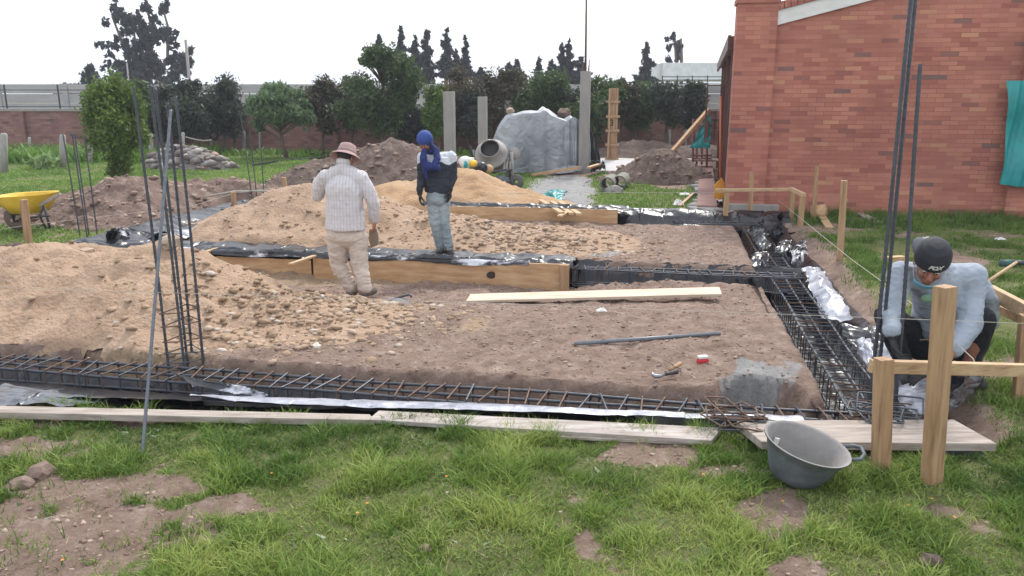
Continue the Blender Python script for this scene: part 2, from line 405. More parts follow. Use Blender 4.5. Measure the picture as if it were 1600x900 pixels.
blades('lawn_grass', 'bright green mown lawn behind the building plot', X, Y, .03+.045*nrs.rand(len(X)), .012+.022*nrs.rand(len(X)), gmat2, 1.2, tn)
X, Y = scatter(70000, -3.8, 9, 2.7, 13)
A_, B_ = X*CT-Y*ST, X*ST+Y*CT
keep = (np.abs(X) < .72*Y+.3) & ((B_ < bfront(A_)-.03) | (A_ > 2.15)) & (fbm(X*4, Y*4, 3, 77) > .42)
X, Y = X[keep], Y[keep]
stm = leafmat('dead_straw', (.33, .26, .16), (.18, .13, .08), (.50, .42, .28))
blades('dead_straw', 'dead straw and flattened stems lying among the green grass', X, Y, .012+.02*nrs.rand(len(X)), .003+.004*nrs.rand(len(X)), stm, 3.5)
# tall weeds along the foot of the far wall
X, Y = scatter(26000, -24, 10, 24.5, 29)
keep = ((X < -10.5) & (nrs.rand(len(X)) < sst(.35, .6, fbm(X*.8, Y*.8, 3, 61)))) | ((Y > 27.6) & (nrs.rand(len(X)) < .4))
X, Y = X[keep], Y[keep]
tn = np.clip(.45+1.6*(fbm(X*1.2, Y*1.2, 4, 63)-.5)+.3*(nrs.rand(len(X))-.5), 0, 1)
blades('tall_weeds', 'tall leafy weeds along the foot of the far wall', X, Y, (.15+.35*nrs.rand(len(X)))*np.where(X < -10, 1, .6), .05+.06*nrs.rand(len(X)), gmat2, .9, tn)
# broad leaved clover and dandelion leaves in the foreground
X, Y = scatter(2600, -3.6, 4.2, 2.8, 4.9)
g, _, _ = masks(X, Y); keep = (nrs.rand(len(X)) < g*.8+.12) & ((X*ST+Y*CT) < bfront(X*CT-Y*ST)-.03) & (fbm(X*3, Y*3, 2, 71) > .5)
X, Y = X[keep], Y[keep]
wmat = leafmat('broad_weed_leaf', (.16, .25, .10), (.08, .14, .05), (.42, .46, .34))
blades('broad_leaf_weeds', 'small broad leaved weeds among the foreground grass', X, Y, .015+.02*nrs.rand(len(X)), .015+.015*nrs.rand(len(X)), wmat, 2.0)
# yellow and orange flower heads
ym = mat('yellow_petals', (.75, .33, .03), (.62, .22, .02), .6, 9, bump=0)
grn = mat('green_stem', (.10, .2, .04), None, .7, 9, bump=0)
fl_pts = [(1408, 729), (1455, 781), (1418, 791), (424, 741), (558, 803), (573, 788), (97, 877), (256, 878), (697, 746), (1098, 743), (1490, 810), (1222, 785)]
for k, (u, v) in enumerate(fl_pts):
    p = G(u, v, .03); f = thing('flower', 'tiny orange yellow flower in the foreground grass', 'flower', (p.x, p.y, 0), 'yellow flowers in the foreground grass')
    f['label'] = 'tiny orange yellow flower in the foreground grass'
    MB().tube([(p.x, p.y, 0), (p.x+.003, p.y, .035)], .0015, 5).build('stem', grn, f)
    mb = MB()
    for j in range(7):
        an = j*math.pi*2/7+k; d = Vector((math.cos(an), math.sin(an), .5))
        q = Vector((p.x+.003, p.y, .035)); sd = Vector((-math.sin(an), math.cos(an), 0))*.0045
        mb.add([q, q+d*.005-sd*.7, q+d*.009, q+d*.005+sd*.7], [(0, 1, 2, 3)])
    mb.build('petals', ym, f)

# ================================================================== PILES
def stone_mesh(name, r, seed, m, flat=.7, sub=2):
    bm = bmesh.new(); bmesh.ops.create_icosphere(bm, subdivisions=sub, radius=1)
    for v in bm.verts:
        n = mnoise.noise(v.co*1.3+Vector((seed*7.1, 3, 1)))*.45+mnoise.noise(v.co*3.1+Vector((seed, 9, 2)))*.15
        v.co = v.co*(1+n); v.co.z *= flat; v.co *= r
    me = bpy.data.meshes.new(name); bm.to_mesh(me); bm.free(); me.materials.append(m); return me
def pile(name, label, pts, m, rough=.05, seed=1, step=.05, cat='pile', power=1.0, clod=.03, sx=0, clip=None):
    """pts: (a, b, ra, rb, h) bumps in site coordinates; the heap is their smooth union"""
    a0 = min(p[0]-p[2] for p in pts)-.15; a1 = max(p[0]+p[2] for p in pts)+.15
    b0 = min(p[1]-p[3] for p in pts)-.15; b1 = max(p[1]+p[3] for p in pts)+.15
    A, B = np.meshgrid(np.arange(a0, a1, step), np.arange(b0, b1, step))
    X = A*CT+B*ST; Y = -A*ST+B*CT
    w = fbm(X*1.4, Y*1.4, 4, seed)-.5; w2 = fbm(X*4, Y*4, 4, seed+3)-.5; w3 = fbm(X*13, Y*13, 3, seed+5)-.5
    Hh = np.full_like(A, -.2)
    for (a, b, ra, rb, h) in pts:
        d = np.sqrt(((A-a)/ra)**2+((B-b)/rb)**2)+.22*w+.10*w2
        e = h*np.clip(1-d, -.2, 1)**1 if power == 1 else h*np.where(d < 1, np.clip(1-d, 0, 1)**power, 1-d)
        cap_ = h*.86; e = np.where(e > cap_*.75, cap_*.75+(cap_*.25+.02)*np.tanh((e-cap_*.75)/(cap_*.25+.02)), e)
        k = .05; Hh = np.maximum(Hh, e)+0*k
    amp = sst(-.02, .15, Hh)
    Hh = Hh+amp*(rough*2*w2*.6+clod*2*w3+rough*.8*np.abs(fbm(X*7, Y*7, 2, seed+9)-.5)*2)
    if clip is not None: Hh = np.minimum(Hh, np.maximum(clip(A, B)+.06*w2, -.2))
    base = height(X, Y)
    Z = np.where(Hh > -.04, np.maximum(Hh, -.06), -.2)
    Z = Z + np.where(base < -.15, 0, base)
    nx = A.shape[1]; ny = A.shape[0]
    i = (np.arange(ny-1)[:, None]*nx+np.arange(nx-1)[None, :]).ravel()
    f = np.stack([i, i+1, i+1+nx, i+nx], 1); hv = Hh.ravel()
    bz = base.ravel(); f = f[(hv[f] > -.005).any(1) & (bz[f] > -.16).all(1)]
    used = np.unique(f); mp_ = -np.ones(A.size, int); mp_[used] = np.arange(len(used))
    V = np.stack([X, Y, Z], -1).reshape(-1, 3)[used]
    o = np_mesh(name, V, [mp_[f]], m, smooth=True)
    tag(o, label, cat)
    def zat(a, b):
        j = int(round((a-a0)/step)); i_ = int(round((b-b0)/step))
        if 0 <= j < nx and 0 <= i_ < ny: return float(Z[i_, j])
        return -9
    o_z[name+label] = zat
    return zat
o_z = {}
def piece_cloud(name, label, pts, m, cat='rubble', rmin=.01, rmax=.04, seed=3):
    """many small stones as one uncountable mass; pts = list of world points"""
    rs = np.random.RandomState(seed)
    bases = []
    for s in range(5):
        bm = bmesh.new(); bmesh.ops.create_icosphere(bm, subdivisions=1, radius=1)
        for v in bm.verts:
            v.co = v.co*(1+mnoise.noise(v.co*1.2+Vector((s*5+seed, 1, 1)))*.7); v.co.z *= .7
        bases.append((np.array([v.co[:] for v in bm.verts]), np.array([[x.index for x in f.verts] for f in bm.faces]))); bm.free()
    VV = []; FF = []; TT = []; o = 0
    for p in pts:
        bv, bf = bases[rs.randint(5)]; r = rmin+(rmax-rmin)*rs.rand()**2.2
        an = rs.rand()*6.28; c, s = math.cos(an), math.sin(an)
        q = bv*r*np.array([1+.5*rs.rand(), 1, .8]); q = np.stack([q[:, 0]*c-q[:, 1]*s, q[:, 0]*s+q[:, 1]*c, q[:, 2]], 1)+np.array(p)
        VV.append(q); FF.append(bf+o); TT.append(np.full(len(bv), rs.rand())); o += len(bv)
    ob = np_mesh(name, np.concatenate(VV), [np.concatenate(FF)], m, tint=np.concatenate(TT))
    return tag(ob, label, cat, kind='stuff')
def tintmat(name, els, rough=.9, bump=.4):
    m, N, L, b = nodes(name)
    at_ = N.new('ShaderNodeAttribute'); at_.attribute_name = 'tint'
    r = ramp(N, els); L.new(at_.outputs['Fac'], r.inputs[0]); L.new(r.outputs[0], b.inputs['Base Color']); b.inputs['Roughness'].default_value = rough
    b.inputs['Specular IOR Level'].default_value = .2
    tc = N.new('ShaderNodeTexCoord'); n = N.new('ShaderNodeTexNoise'); n.inputs['Scale'].default_value = 60; L.new(tc.outputs['Object'], n.inputs['Vector'])
    bp = N.new('ShaderNodeBump'); bp.inputs['Strength'].default_value = bump; bp.inputs['Distance'].default_value = .01; L.new(n.outputs[0], bp.inputs['Height']); L.new(bp.outputs[0], b.inputs['Normal'])
    return m
sandm = mat('pit_sand', (.355, .24, .16), (.255, .168, .11), .95, 2.6, bump=1, bscale=26, bdist=.035, c3=(.43, .305, .215), detail=12)
sandr = mat('orange_sand', (.40, .255, .14), (.28, .15, .075), .95, 1.6, bump=1, bscale=22, bdist=.025, c3=(.42, .29, .19), detail=10)
stonem = tintmat('sandstone_pebbles', [(0, (.24, .165, .11)), (.45, (.34, .24, .16)), (.85, (.42, .31, .225)), (1, (.50, .44, .38))])
clodm = tintmat('soil_clods', [(0, (.17, .115, .09)), (.5, (.26, .185, .15)), (1, (.40, .31, .25))])
z1 = pile('sand_pile', 'large tan sand and stone pile at the left behind the near rebar beam',
          [(-5.8, 6.9, 2.2, 1.5, .66), (-4.75, 6.8, 1.5, 1.35, .69), (-3.75, 6.7, 1.5, 1.0, .22), (-7.2, 6.8, 2.0, 1.4, .72)], sandm, .10, 3, clip=lambda A, B: np.minimum((B-5.40)*1.5, (9.12-B)*1.0))
z2 = pile('sand_pile', 'tan sand pile behind the man in the straw coloured hat',
          [(-5.35, 11.35, 1.95, 1.5, .80), (-4.5, 11.3, 1.7, 1.4, .66), (-3.2, 11.2, 1.6, 1.3, .36), (-2.0, 11.2, 1.8, 1.2, .17)], sandm, .06, 13, clip=lambda A, B: np.minimum(np.minimum((B-9.88)*1.1, (12.95-B)), A+7.0))
z3 = pile('sand_pile', 'orange sand pile behind the man in the blue hood',
          [(-3.75, 14.9, 1.8, 1.35, .80), (-5.0, 14.9, 1.4, 1.2, .45), (-2.8, 14.7, 1.4, 1.0, .42)], sandr, .05, 23, clip=lambda A, B: (B-13.72)*1.1)
g1 = G(235, 362); a1, b1 = AB(g1); a1 -= 0
z4 = pile('soil_pile', 'reddish brown earth pile on the lawn beside the wheelbarrow', [(-9.0, 12.6, 1.9, 1.8, .74), (-8.3, 14.3, 2.2, 1.3, .50), (-10.2, 12.2, 1.4, 1.2, .40)], soilr, .12, 33, clod=.07, clip=lambda A, B: np.maximum(-7.95-A, np.maximum(B-13.7, 9.2-B)))
a1, b1 = AB(G(585, 296)); z5 = pile('soil_pile', 'dark earth pile on the lawn behind the tan sand', [(a1, b1+1.2, 2.2, 1.6, 1.15), (a1-1.6, b1+1.0, 1.5, 1.1, .6), (a1+1.3, b1+1.1, 1.3, 1.2, .9)], soilm, .12, 43, clod=.07, step=.07)
a1, b1 = AB(G(1035, 288)); z6 = pile('soil_pile', 'dark earth pile beside the brick building corner', [(a1, b1+.8, 1.35, 1.0, .88), (a1-.8, b1+.6, .8, .7, .35)], soilm, .1, 53, clod=.06)
a1, b1 = AB(G(1000, 252)); z7 = pile('soil_pile', 'low dark earth bank at the back behind the concrete slab', [(a1, b1+1.5, 2.6, 1.3, .6), (a1+2, b1+1.5, 2.2, 1.2, .5), (a1-2.2, b1+1.2, 1.8, 1, .4)], soilm, .1, 63, clod=.06, step=.08)
a1, b1 = AB(G(0, 400)); z8 = pile('soil_pile', 'small dark earth heap at the left edge beside the wheelbarrow', [(a1, b1, .95, .7, .25), (a1-1, b1-.1, 1.2, .7, .3)], soilm, .08, 73)
a1, b1 = AB(G(285, 266)); z9 = pile('rubble_pile', 'grey rubble pile of broken stone on the far lawn', [(a1, b1+.7, 1.25, .8, .6), (a1-.8, b1+.8, .8, .7, .65)], mat('rubble', (.23, .2, .18), (.12, .1, .095), .9, 5, bump=.8, bscale=15), .15, 83, clod=.1, step=.08)
# loose stones over the foot of the near pile
def on(zf, a, b):
    p = P(a, b); z = max(zf(a, b), float(height(p.x, p.y))); return (p.x, p.y, z)
def cloud(n, a0, a1, b0, b1, zf, dens=None, seed=5):
    rs = np.random.RandomState(seed); out = []
    for _ in range(n):
        a = rs.uniform(a0, a1); b_ = rs.uniform(b0, b1)
        if dens and rs.rand() > dens(a, b_): continue
        out.append(on(zf, a, b_))
    return out
dn = lambda a, b_: math.exp(-((a+3.0+(b_-7)*-.35)/.85)**2-((b_-6.65)/.8)**2)
piece_cloud('gravel', 'loose tan gravel spilling from the large sand pile', cloud(7500, -5.0, -.6, 5.5, 7.8, z1, dn), stonem, 'gravel', .008, .042)
piece_cloud('gravel', 'scattered pebbles on the large sand pile', cloud(260, -7.5, -3.5, 5.4, 8.2, z1, None, 9), stonem, 'gravel', .006, .04, 9)
piece_cloud('gravel', 'loose tan gravel at the foot of the sand behind the two men', cloud(4200, -4.4, .2, 9.85, 12.2, z2, lambda a, b_: math.exp(-((a+1.8)/1.3)**2-((b_-10.8)/.9)**2), 6), stonem, 'gravel', .01, .05, 4)
piece_cloud('gravel', 'pebbles on the tan pile behind the hat', cloud(500, -6.2, -2.6, 9.9, 12.2, z2, None, 8), stonem, 'gravel', .008, .04, 8)
piece_cloud('soil_clods', 'small clods of soil over the dug earth pads', [ (p[0], p[1], p[2]) for p in cloud(11000, -4, 1.05, 5.5, 12.9, lambda a, b_: -9, None, 14)], clodm, 'soil', .004, .017, 14)
piece_cloud('soil_clods', 'clods and crumbs on the bare foreground soil', [(x, y, float(height(x, y))) for x, y in zip(*scatter(2600, -3.2, 4.2, 2.8, 4.6)) if bare_near(np.array([x]), np.array([y]))[0] > .35], clodm, 'soil', .004, .018, 15)
for zf, (u, v, ru, rv), lab, mm in ((z4, (235, 335, 130, 30), 'clods on the earth pile beside the wheelbarrow', clodm), (z5, (560, 275, 100, 18), 'clods on the dark earth pile on the lawn', clodm), (z6, (1035, 275, 60, 14), 'clods on the earth pile beside the building', clodm)):
    ac, bc = AB(G(u, v+8)); piece_cloud('soil_clods', lab, cloud(900, ac-3.5, ac+3, bc-2, bc+3, zf, lambda a, b_: 1 if zf(a, b_) > .03 else 0, 18), mm, 'soil', .02, .08, 18)
a1, b1 = AB(G(285, 266)); rubm = tintmat('broken_stone', [(0, (.1, .085, .08)), (.5, (.22, .19, .175)), (.9, (.4, .37, .34)), (1, (.33, .15, .1))])
piece_cloud('broken_stone', 'broken stone and brick pieces on the grey rubble pile', cloud(700, a1-2, a1+1.6, b1-.3, b1+1.8, z9, lambda a, b_: 1 if z9(a, b_) > .05 else 0, 19), rubm, 'rubble', .05, .2, 19)
def stone(u, v, r, lab, m, z=0, seed=1, sink=.4, Y=None):
    p = G(u, v, z) if Y is None else at(u, v, Y)
    o = bpy.data.objects.new('stone', stone_mesh('stone', r, seed, m)); COL.objects.link(o)
    o.location = p+Vector((0, 0, r*sink)); o.rotation_euler = (0, 0, seed*1.3)
    for p_ in o.data.polygons: p_.use_smooth = False
    return tag(o, lab, 'stone')
tanst = mat('tan_stone', (.44, .35, .26), (.33, .25, .18), .9, 8, bump=.8, bscale=25); greyst = mat('grey_stone', (.30, .29, .28), (.2, .19, .18), .9, 8, bump=.8, bscale=25)
brst = mat('earth_clod', (.24, .17, .135), (.15, .1, .08), .95, 8, bump=1, bscale=25)
def stone_on(zf, a, b_, r, lab, m, seed):
    o = stone(800, 500, r, lab, m, seed=seed); p = on(zf, a, b_); o.location = (p[0], p[1], p[2]+r*.35); return o
stone_on(z1, -4.55, 6.75, .095, 'pale angular stone near the top of the large sand pile', tanst, 2)
stone_on(z1, -5.5, 6.8, .07, 'tan stone on the ridge of the large sand pile left of the pale one', tanst, 3)
stone(495, 545, .045, 'pale white stone at the gravel edge nearest the rebar beam', mat('white_stone', (.6, .57, .5), None, .8, 9, bump=.3), 0, 4)
stone(543, 533, .05, 'grey white stone at the right end of the gravel', greyst, 0, 5)
stone(516, 512, .1, 'brown stone in the middle of the loose gravel', brst, 0, 6)
stone(66, 745, .075, 'brown clod of earth among the grass at the left, larger with a pale top', brst, 0, 7)
stone(8, 718, .07, 'brown earth clod cut by the left edge of the photo', brst, 0, 8)
stone(36, 762, .055, 'low brown clod just below the larger one at the left', brst, 0, 9)
stone(1455, 882, .05, 'dark soil clod in the grass at the lower right', soilm, 0, 10)
stone(664, 862, .03, 'small brown clod in the grass at the bottom centre', brst, 0, 11)
stone(262, 856, .025, 'small brown clod on the bare soil at the lower left', brst, 0, 12)
stone(998, 285, .26, 'grey boulder resting against the dark earth pile', greyst, 0, 13, .3)
stone(1020, 283, .22, 'brown flattened boulder at the foot of the dark earth pile', brst, 0, 14, .25)
stone(960, 302, .2, 'flat pale stone on the grass before the concrete pipes', greyst, 0, 15, .15)
# ================================================================== BUILDING
def brickmat(name, sat=1.0, scale_h=.074, bw=.27, dark=1.0):
    m, N, L, b = nodes(name)
    tc = N.new('ShaderNodeTexCoord'); mp = N.new('ShaderNodeMapping'); mp.inputs['Rotation'].default_value = (0, 0, TH)
    L.new(tc.outputs['Object'], mp.inputs[0]); sx = N.new('ShaderNodeSeparateXYZ'); L.new(mp.outputs[0], sx.inputs[0])
    ad = N.new('ShaderNodeMath'); L.new(sx.outputs[0], ad.inputs[0]); L.new(sx.outputs[1], ad.inputs[1])
    cx = N.new('ShaderNodeCombineXYZ'); L.new(ad.outputs[0], cx.inputs[0]); L.new(sx.outputs[2], cx.inputs[1])
    br = N.new('ShaderNodeTexBrick'); L.new(cx.outputs[0], br.inputs['Vector']); br.inputs['Scale'].default_value = 1
    br.inputs['Brick Width'].default_value = bw; br.inputs['Row Height'].default_value = scale_h; br.inputs['Mortar Size'].default_value = .0035
    br.inputs['Mortar Smooth'].default_value = .3
    br.inputs['Color1'].default_value = (0, 0, 0, 1); br.inputs['Color2'].default_value = (1, 1, 1, 1); br.inputs['Mortar'].default_value = (.5, .5, .5, 1)
    d = dark
    r = ramp(N, [(0, (.17*d, .10*d, .09*d)), (.015, (.20*d, .10*d, .085*d)), (.05, (.30*d, .10*d, .075*d)), (.25, (.36*d, .13*d, .09*d)), (.5, (.375*d, .14*d, .10*d)), (.8, (.42*d, .168*d, .115*d)), (.95, (.45*d, .185*d, .125*d)), (.99, (.45*d, .22*d, .13*d))])
    L.new(br.outputs['Color'], r.inputs[0])
    n = N.new('ShaderNodeTexNoise'); n.inputs['Scale'].default_value = 1.1; n.inputs['Detail'].default_value = 6; L.new(tc.outputs['Object'], n.inputs['Vector'])
    hs = N.new('ShaderNodeHueSaturation'); L.new(r.outputs[0], hs.inputs['Color']); hs.inputs['Saturation'].default_value = sat
    mr = N.new('ShaderNodeMapRange'); mr.inputs[1].default_value = .3; mr.inputs[2].default_value = .7; mr.inputs[3].default_value = .82; mr.inputs[4].default_value = 1.15
    L.new(n.outputs[0], mr.inputs[0]); L.new(mr.outputs[0], hs.inputs['Value'])
    mx = N.new('ShaderNodeMix'); mx.data_type = 'RGBA'; L.new(br.outputs['Fac'], mx.inputs[0]); L.new(hs.outputs[0], mx.inputs[6])
    n5 = N.new('ShaderNodeTexNoise'); n5.inputs['Scale'].default_value = .9; n5.inputs['Detail'].default_value = 3; L.new(tc.outputs['Object'], n5.inputs['Vector'])
    mo = ramp(N, [(.38, (.15*d, .07*d, .06*d)), (.55, (.31*d, .14*d, .11*d)), (.8, (.40*d, .22*d, .18*d))]); L.new(n5.outputs[0], mo.inputs[0]); L.new(mo.outputs[0], mx.inputs[7])
    L.new(mx.outputs[2], b.inputs['Base Color']); b.inputs['Roughness'].default_value = .85
    n6 = N.new('ShaderNodeTexNoise'); n6.inputs['Scale'].default_value = 35; L.new(tc.outputs['Object'], n6.inputs['Vector'])
    mh = N.new('ShaderNodeMath'); mh.operation = 'MULTIPLY_ADD'; L.new(br.outputs['Fac'], mh.inputs[0]); mh.inputs[1].default_value = -1; L.new(n6.outputs[0], mh.inputs[2])
    bp = N.new('ShaderNodeBump'); bp.inputs['Strength'].default_value = .6; bp.inputs['Distance'].default_value = .008; L.new(mh.outputs[0], bp.inputs['Height']); L.new(bp.outputs[0], b.inputs['Normal'])
    return m
brick = brickmat('red_brick'); brick_far = brickmat('old_brick', .75, .09, .3, .62)
A0, B0 = AB(G(1133, 332)); A0 += .0
bld = thing('brick_building', 'red brick building with sloping gable and white fascia at the right', 'building', P(A0, B0))
ZB = 2.05
def zat(u, v, b_):      # height of the pixel on the plane b = b_
    d = ray(u, v); t = b_/(d.x*ST+d.y*CT); p = Vector((d.x*t, d.y*t, H+d.z*t)); return p
# key points on the gable plane
pl_r = AB(zat(1193, 330, B0))[0]; ztop = zat(1146, 6, B0).z
s0 = zat(1197, 44, B0+.08); s1 = zat(1352, 3, B0+.08); sa0 = AB(s0)[0]; sa1 = AB(s1)[0]; slope = (s1.z-s0.z)/(sa1-sa0)
A1 = AB(zat(1588, 200, B0))[0]
Bw = B0+.08
def zf(a): return s0.z+(a-sa0)*slope
ridge = A1+2.2
mb = MB(); mb.prism([P(pl_r-.3, Bw, -.1), P(ridge+5, Bw, -.1), P(ridge+5, Bw, zf(ridge)-5*slope), P(ridge, Bw, zf(ridge)), P(pl_r-.3, Bw, zf(pl_r-.3))], E2*.22)
mb.build('gable_wall', brick, bld)
MB().abox(A0, pl_r, B0, B0+.45, -.1, ztop-.0).build('pilaster', brick, bld)
MB().abox(A0-.03, pl_r+.03, B0-.03, B0+.48, ztop, ztop+.09).build('pilaster_cap', brick, bld, bevel=.01)
MB().abox(A1, A1+.9, B0-.02, B0+.3, -.1, zf(A1)+.4).build('pilaster', brick, bld)
th_ = .235
MB().prism([P(pl_r, Bw-.05, zf(pl_r)), P(ridge, Bw-.05, zf(ridge)), P(ridge, Bw-.05, zf(ridge)+th_), P(pl_r, Bw-.05, zf(pl_r)+th_)], E2*.3).build('fascia', whitep, bld)
mb = MB(); L_ = math.hypot(ridge-pl_r, zf(ridge)-zf(pl_r)); n = int(L_/.105)
for k in range(n):
    t0 = k/n; t1 = (k+.9)/n; a_, c_2 = pl_r+(ridge-pl_r)*t0, pl_r+(ridge-pl_r)*t1
    mb.prism([P(a_, Bw-.08, zf(a_)+th_+.003), P(c_2, Bw-.08, zf(c_2)+th_+.003), P(c_2-.015, Bw-.08, zf(c_2)+th_+.13), P(a_-.015, Bw-.08, zf(a_)+th_+.13)], E2*.34)
mb.build('coping', brick, bld)
E2S = Vector((math.sin(R(13.2)), math.cos(R(13.2)), 0)); CN = P(A0, B0)
def PS(a, t, z=0): return CN+E1*a+E2S*t+Vector((0, 0, z))
def sbox(a0, a1, t0, t1, z0, z1): return MB().prism([PS(a0, t0, z0), PS(a1, t0, z0), PS(a1, t1, z0), PS(a0, t1, z0)], (0, 0, z1-z0))
# side facade receding behind the corner (plane a = A0), roof, eaves and verandah columns
BE = B0+14
sbox(.35, .5, .45, 14, -.1, 2.6).build('side_wall', whitep, bld)
sbox(.22, .347, .46, 14, -.1, .85).build('sill_wall', brick, bld)
e0 = 2.95
mb = MB(); mb.prism([PS(-.06, .5, e0-.04), PS(.1, .5, e0-.02), PS(ridge-A0, .5, zf(ridge)+.1), PS(ridge-A0, .5, zf(ridge)+.22), PS(-.06, .5, e0+.10)], E2S*13.7).build('roof', mat('clay_roof', (.22, .09, .065), None, .8, 4), bld)
sbox(-.12, -.063, .48, 14.1, e0-.14, e0+.12).build('eaves_board', brownmetal, bld)
for k in range(4):
    bb = .62+k*2.9; sbox(-.04, .08, bb, bb+.14, -.05, e0-.1).build('column', brownmetal, bld)
    if k:
        sbox(.0, .22, bb+.5, bb+1.1, -.05, 2.5).build('brick_pier', brick, bld)
mb = MB(); q = 3.6
for z_ in (1.05, 2.25): mb.beam(PS(-.02, q, z_), PS(-.42, q, z_), .03, .03)
for aa in (-.42, -.02): mb.beam(PS(aa, q, 1.03), PS(aa, q, 2.27), .035, .035)
w_ = mb.build('open_window', brownmetal, bld)
glass, Ng, Lg, bgp = nodes('window_glass'); bgp.inputs['Base Color'].default_value = (.75, .72, .72, 1); bgp.inputs['Roughness'].default_value = .08; bgp.inputs['Transmission Weight'].default_value = 1; bgp.inputs['IOR'].default_value = 1.02
sbox(-.40, -.035, q-.004, q+.004, 1.07, 2.23).build('pane', glass, w_)
MB().abox(A0-.02, A0+.9, B0-.13, B0-.003, -.1, .17).build('footing', concrete, bld, bevel=.01)
# teal plastic hanging at the right end of the gable
def cloth_panel(fn, nu, nv): return [[fn(i/(nu-1), j/(nv-1)) for i in range(nu)] for j in range(nv)]
pa = zat(1572, 126, B0-.1); pb = zat(1563, 288, B0-.1)
def tf(s, t):
    x0 = AB(pa)[0]+(AB(pb)[0]-AB(pa)[0])*t+.04*math.sin(t*3.1)*(1-s) - (.0 if t < .8 else 0)
    a_ = x0+s*1.1; z_ = pa.z+(pb.z-pa.z)*t - .12*(t > .9)*s
    return P(a_, B0-.1-.035*math.sin(s*19+t*4)-.02*math.sin(s*43+t*11)-.03*math.sin(t*9), z_)
mb = MB(); mb.grid(cloth_panel(tf, 50, 60)); tag(mb.build('plastic_sheet', tealpl, None, True), 'teal plastic sheet hanging on the brick gable at the right edge', 'plastic sheet')
# brick edged walkway along the side of the building
wk = mat('walkway_brick', (.34, .2, .17), (.24, .14, .12), .9, 6, bump=.6, bscale=20)
sbox(-.50, -.14, .1, 9, -.05, .11).build('walkway', wk, None, bevel=.012)['kind'] = 'structure'
slab = MB().abox(A0-4.6, A0-.6, AB(G(1060, 272))[1], BE+1.2, -.05, .06).build('concrete_slab', mat('slab_concrete', (.52, .51, .5), (.42, .41, .4), .85, 1.5, bump=.2), None)
slab['kind'] = 'structure'
# flat bricks and boards in front of the corner
gap = thing('shovel', 'shovel with an orange red handle leaning on the building corner', 'shovel', P(A0-.12, B0+.35))
p0 = zat(1125, 285, B0+.3); p1_ = zat(1126, 150, B0+.3)
MB().tube([p0, p1_], .017, 8).build('handle', mat('orange_paint', (.5, .13, .05), None, .5, 9, bump=0), gap, True)
MB().prism([p0+Vector((-.1, -.02, -.28)), p0+Vector((.02, -.02, -.32)), p0+Vector((.09, -.02, -.25)), p0+Vector((.08, -.02, 0)), p0+Vector((.02, -.02, .09)), p0+Vector((-.1, -.02, -.05))], (0, .025, 0)).build('blade', mat('yellow_paint', (.65, .3, .03), (.5, .22, .03), .5, 6), gap, bevel=.004)
for k, (u, v, aa, lab) in enumerate(((1129, 318, .3, 'white plastic offcut lying at the foot of the brick corner'), (1141, 337, -.3, 'small white offcut beside the wooden frame post'))):
    p = G(u, v, .05); mb = MB(); mb.grid([[p+Vector((.22*(i/5-.5), .3*(j/5-.5), .05+.03*math.sin(i*2.2+j+k))) for i in range(6)] for j in range(6)])
    tag(mb.build('offcut', whitep, None, True), lab, 'offcut')

# ================================================================== FAR WALLS
YW = 30.5
def col_(m, u0, v0, u1, v1, Y0, Y1): pass
fw = thing('brick_wall', 'long low red brick boundary wall with piers across the back', 'wall', (0, YW, 0))
MB().box((-6, YW, .68), (48, .22, 1.56)).build('wall', brick_far, fw)
MB().box((-6, YW, 1.50), (48, .34, .09)).build('coping', concrete, fw)
for k in range(17): MB().box((-27+k*2.9, YW-.14, .7), (.42, .2, 1.52)).build('pier', brick_far, fw)
YG = 37
blk = brickmat('grey_block', .0, .42, .9, 1.0)
r_ = [n_ for n_ in blk.node_tree.nodes if n_.type == 'VALTORGB'][0]
gw_m = mat('grey_block_wall', (.40, .40, .40), (.30, .30, .30), .9, .8, (1, 1, 2.5), 0, .2, 8)
gw = thing('block_wall', 'tall pale grey concrete block wall behind the trees', 'wall', (0, YG, 0))
mb = MB()
for z0 in (0, .42, .84, 1.26, 1.68, 2.10): mb.box((2, YG, z0+.205), (72, .18, .40))
mb.build('wall', gw_m, gw)
for k in range(24): MB().box((-32+k*3, YG-.1, 1.26), (.2, .12, 2.56)).build('pier', gw_m, gw)
wf = thing('wire_fence', 'black wire fence with posts standing on the boundary wall at the left', 'fence', (-16, YW, 1.5))
mb = MB()
for z_ in (1.62, 2.22): mb.tube([(-24, YW, z_), (-11, YW, z_)], .014, 6)
wm = mat('dark_iron', (.04, .042, .05), None, .6, 9, bump=0)
mb.build('wires', wm, wf)
for u in (10, 93): p = at(u, 160, YW); MB().tube([(p.x, YW, 1.55), (p.x, YW, 2.42)], .03, 6).build('post', wm, wf)
rl = thing('railing', 'light grey metal railing on the grey wall at the right', 'railing', (8, YG, 2.5))
pL, pR = at(1035, 120, YG), at(1118, 120, YG); mb = MB()
for v in (120, 125, 130): z_ = at(1035, v, YG).z; mb.tube([(pL.x, YG, z_), (pR.x+2, YG, z_)], .02, 6)
mb.build('rails', steel, rl)
for k in range(6): x = pL.x+k*(pR.x+1-pL.x)/5; MB().tube([(x, YG, 2.4), (x, YG, at(1035, 118, YG).z)], .025, 6).build('post', steel, rl)
# light shed roof beyond
ps = at(1036, 118, 60); ps2 = at(1110, 103, 60)
MB().box(((ps.x+ps2.x)/2+1.5, 60, ps.z+.2), (ps2.x-ps.x+4, 5, 1.2)).build('shed', mat('pale_sheet_metal', (.7, .72, .74), None, .5, 3), None)
tag(bpy.data.objects['shed'], 'pale metal shed roof beyond the grey wall at the right', 'shed')

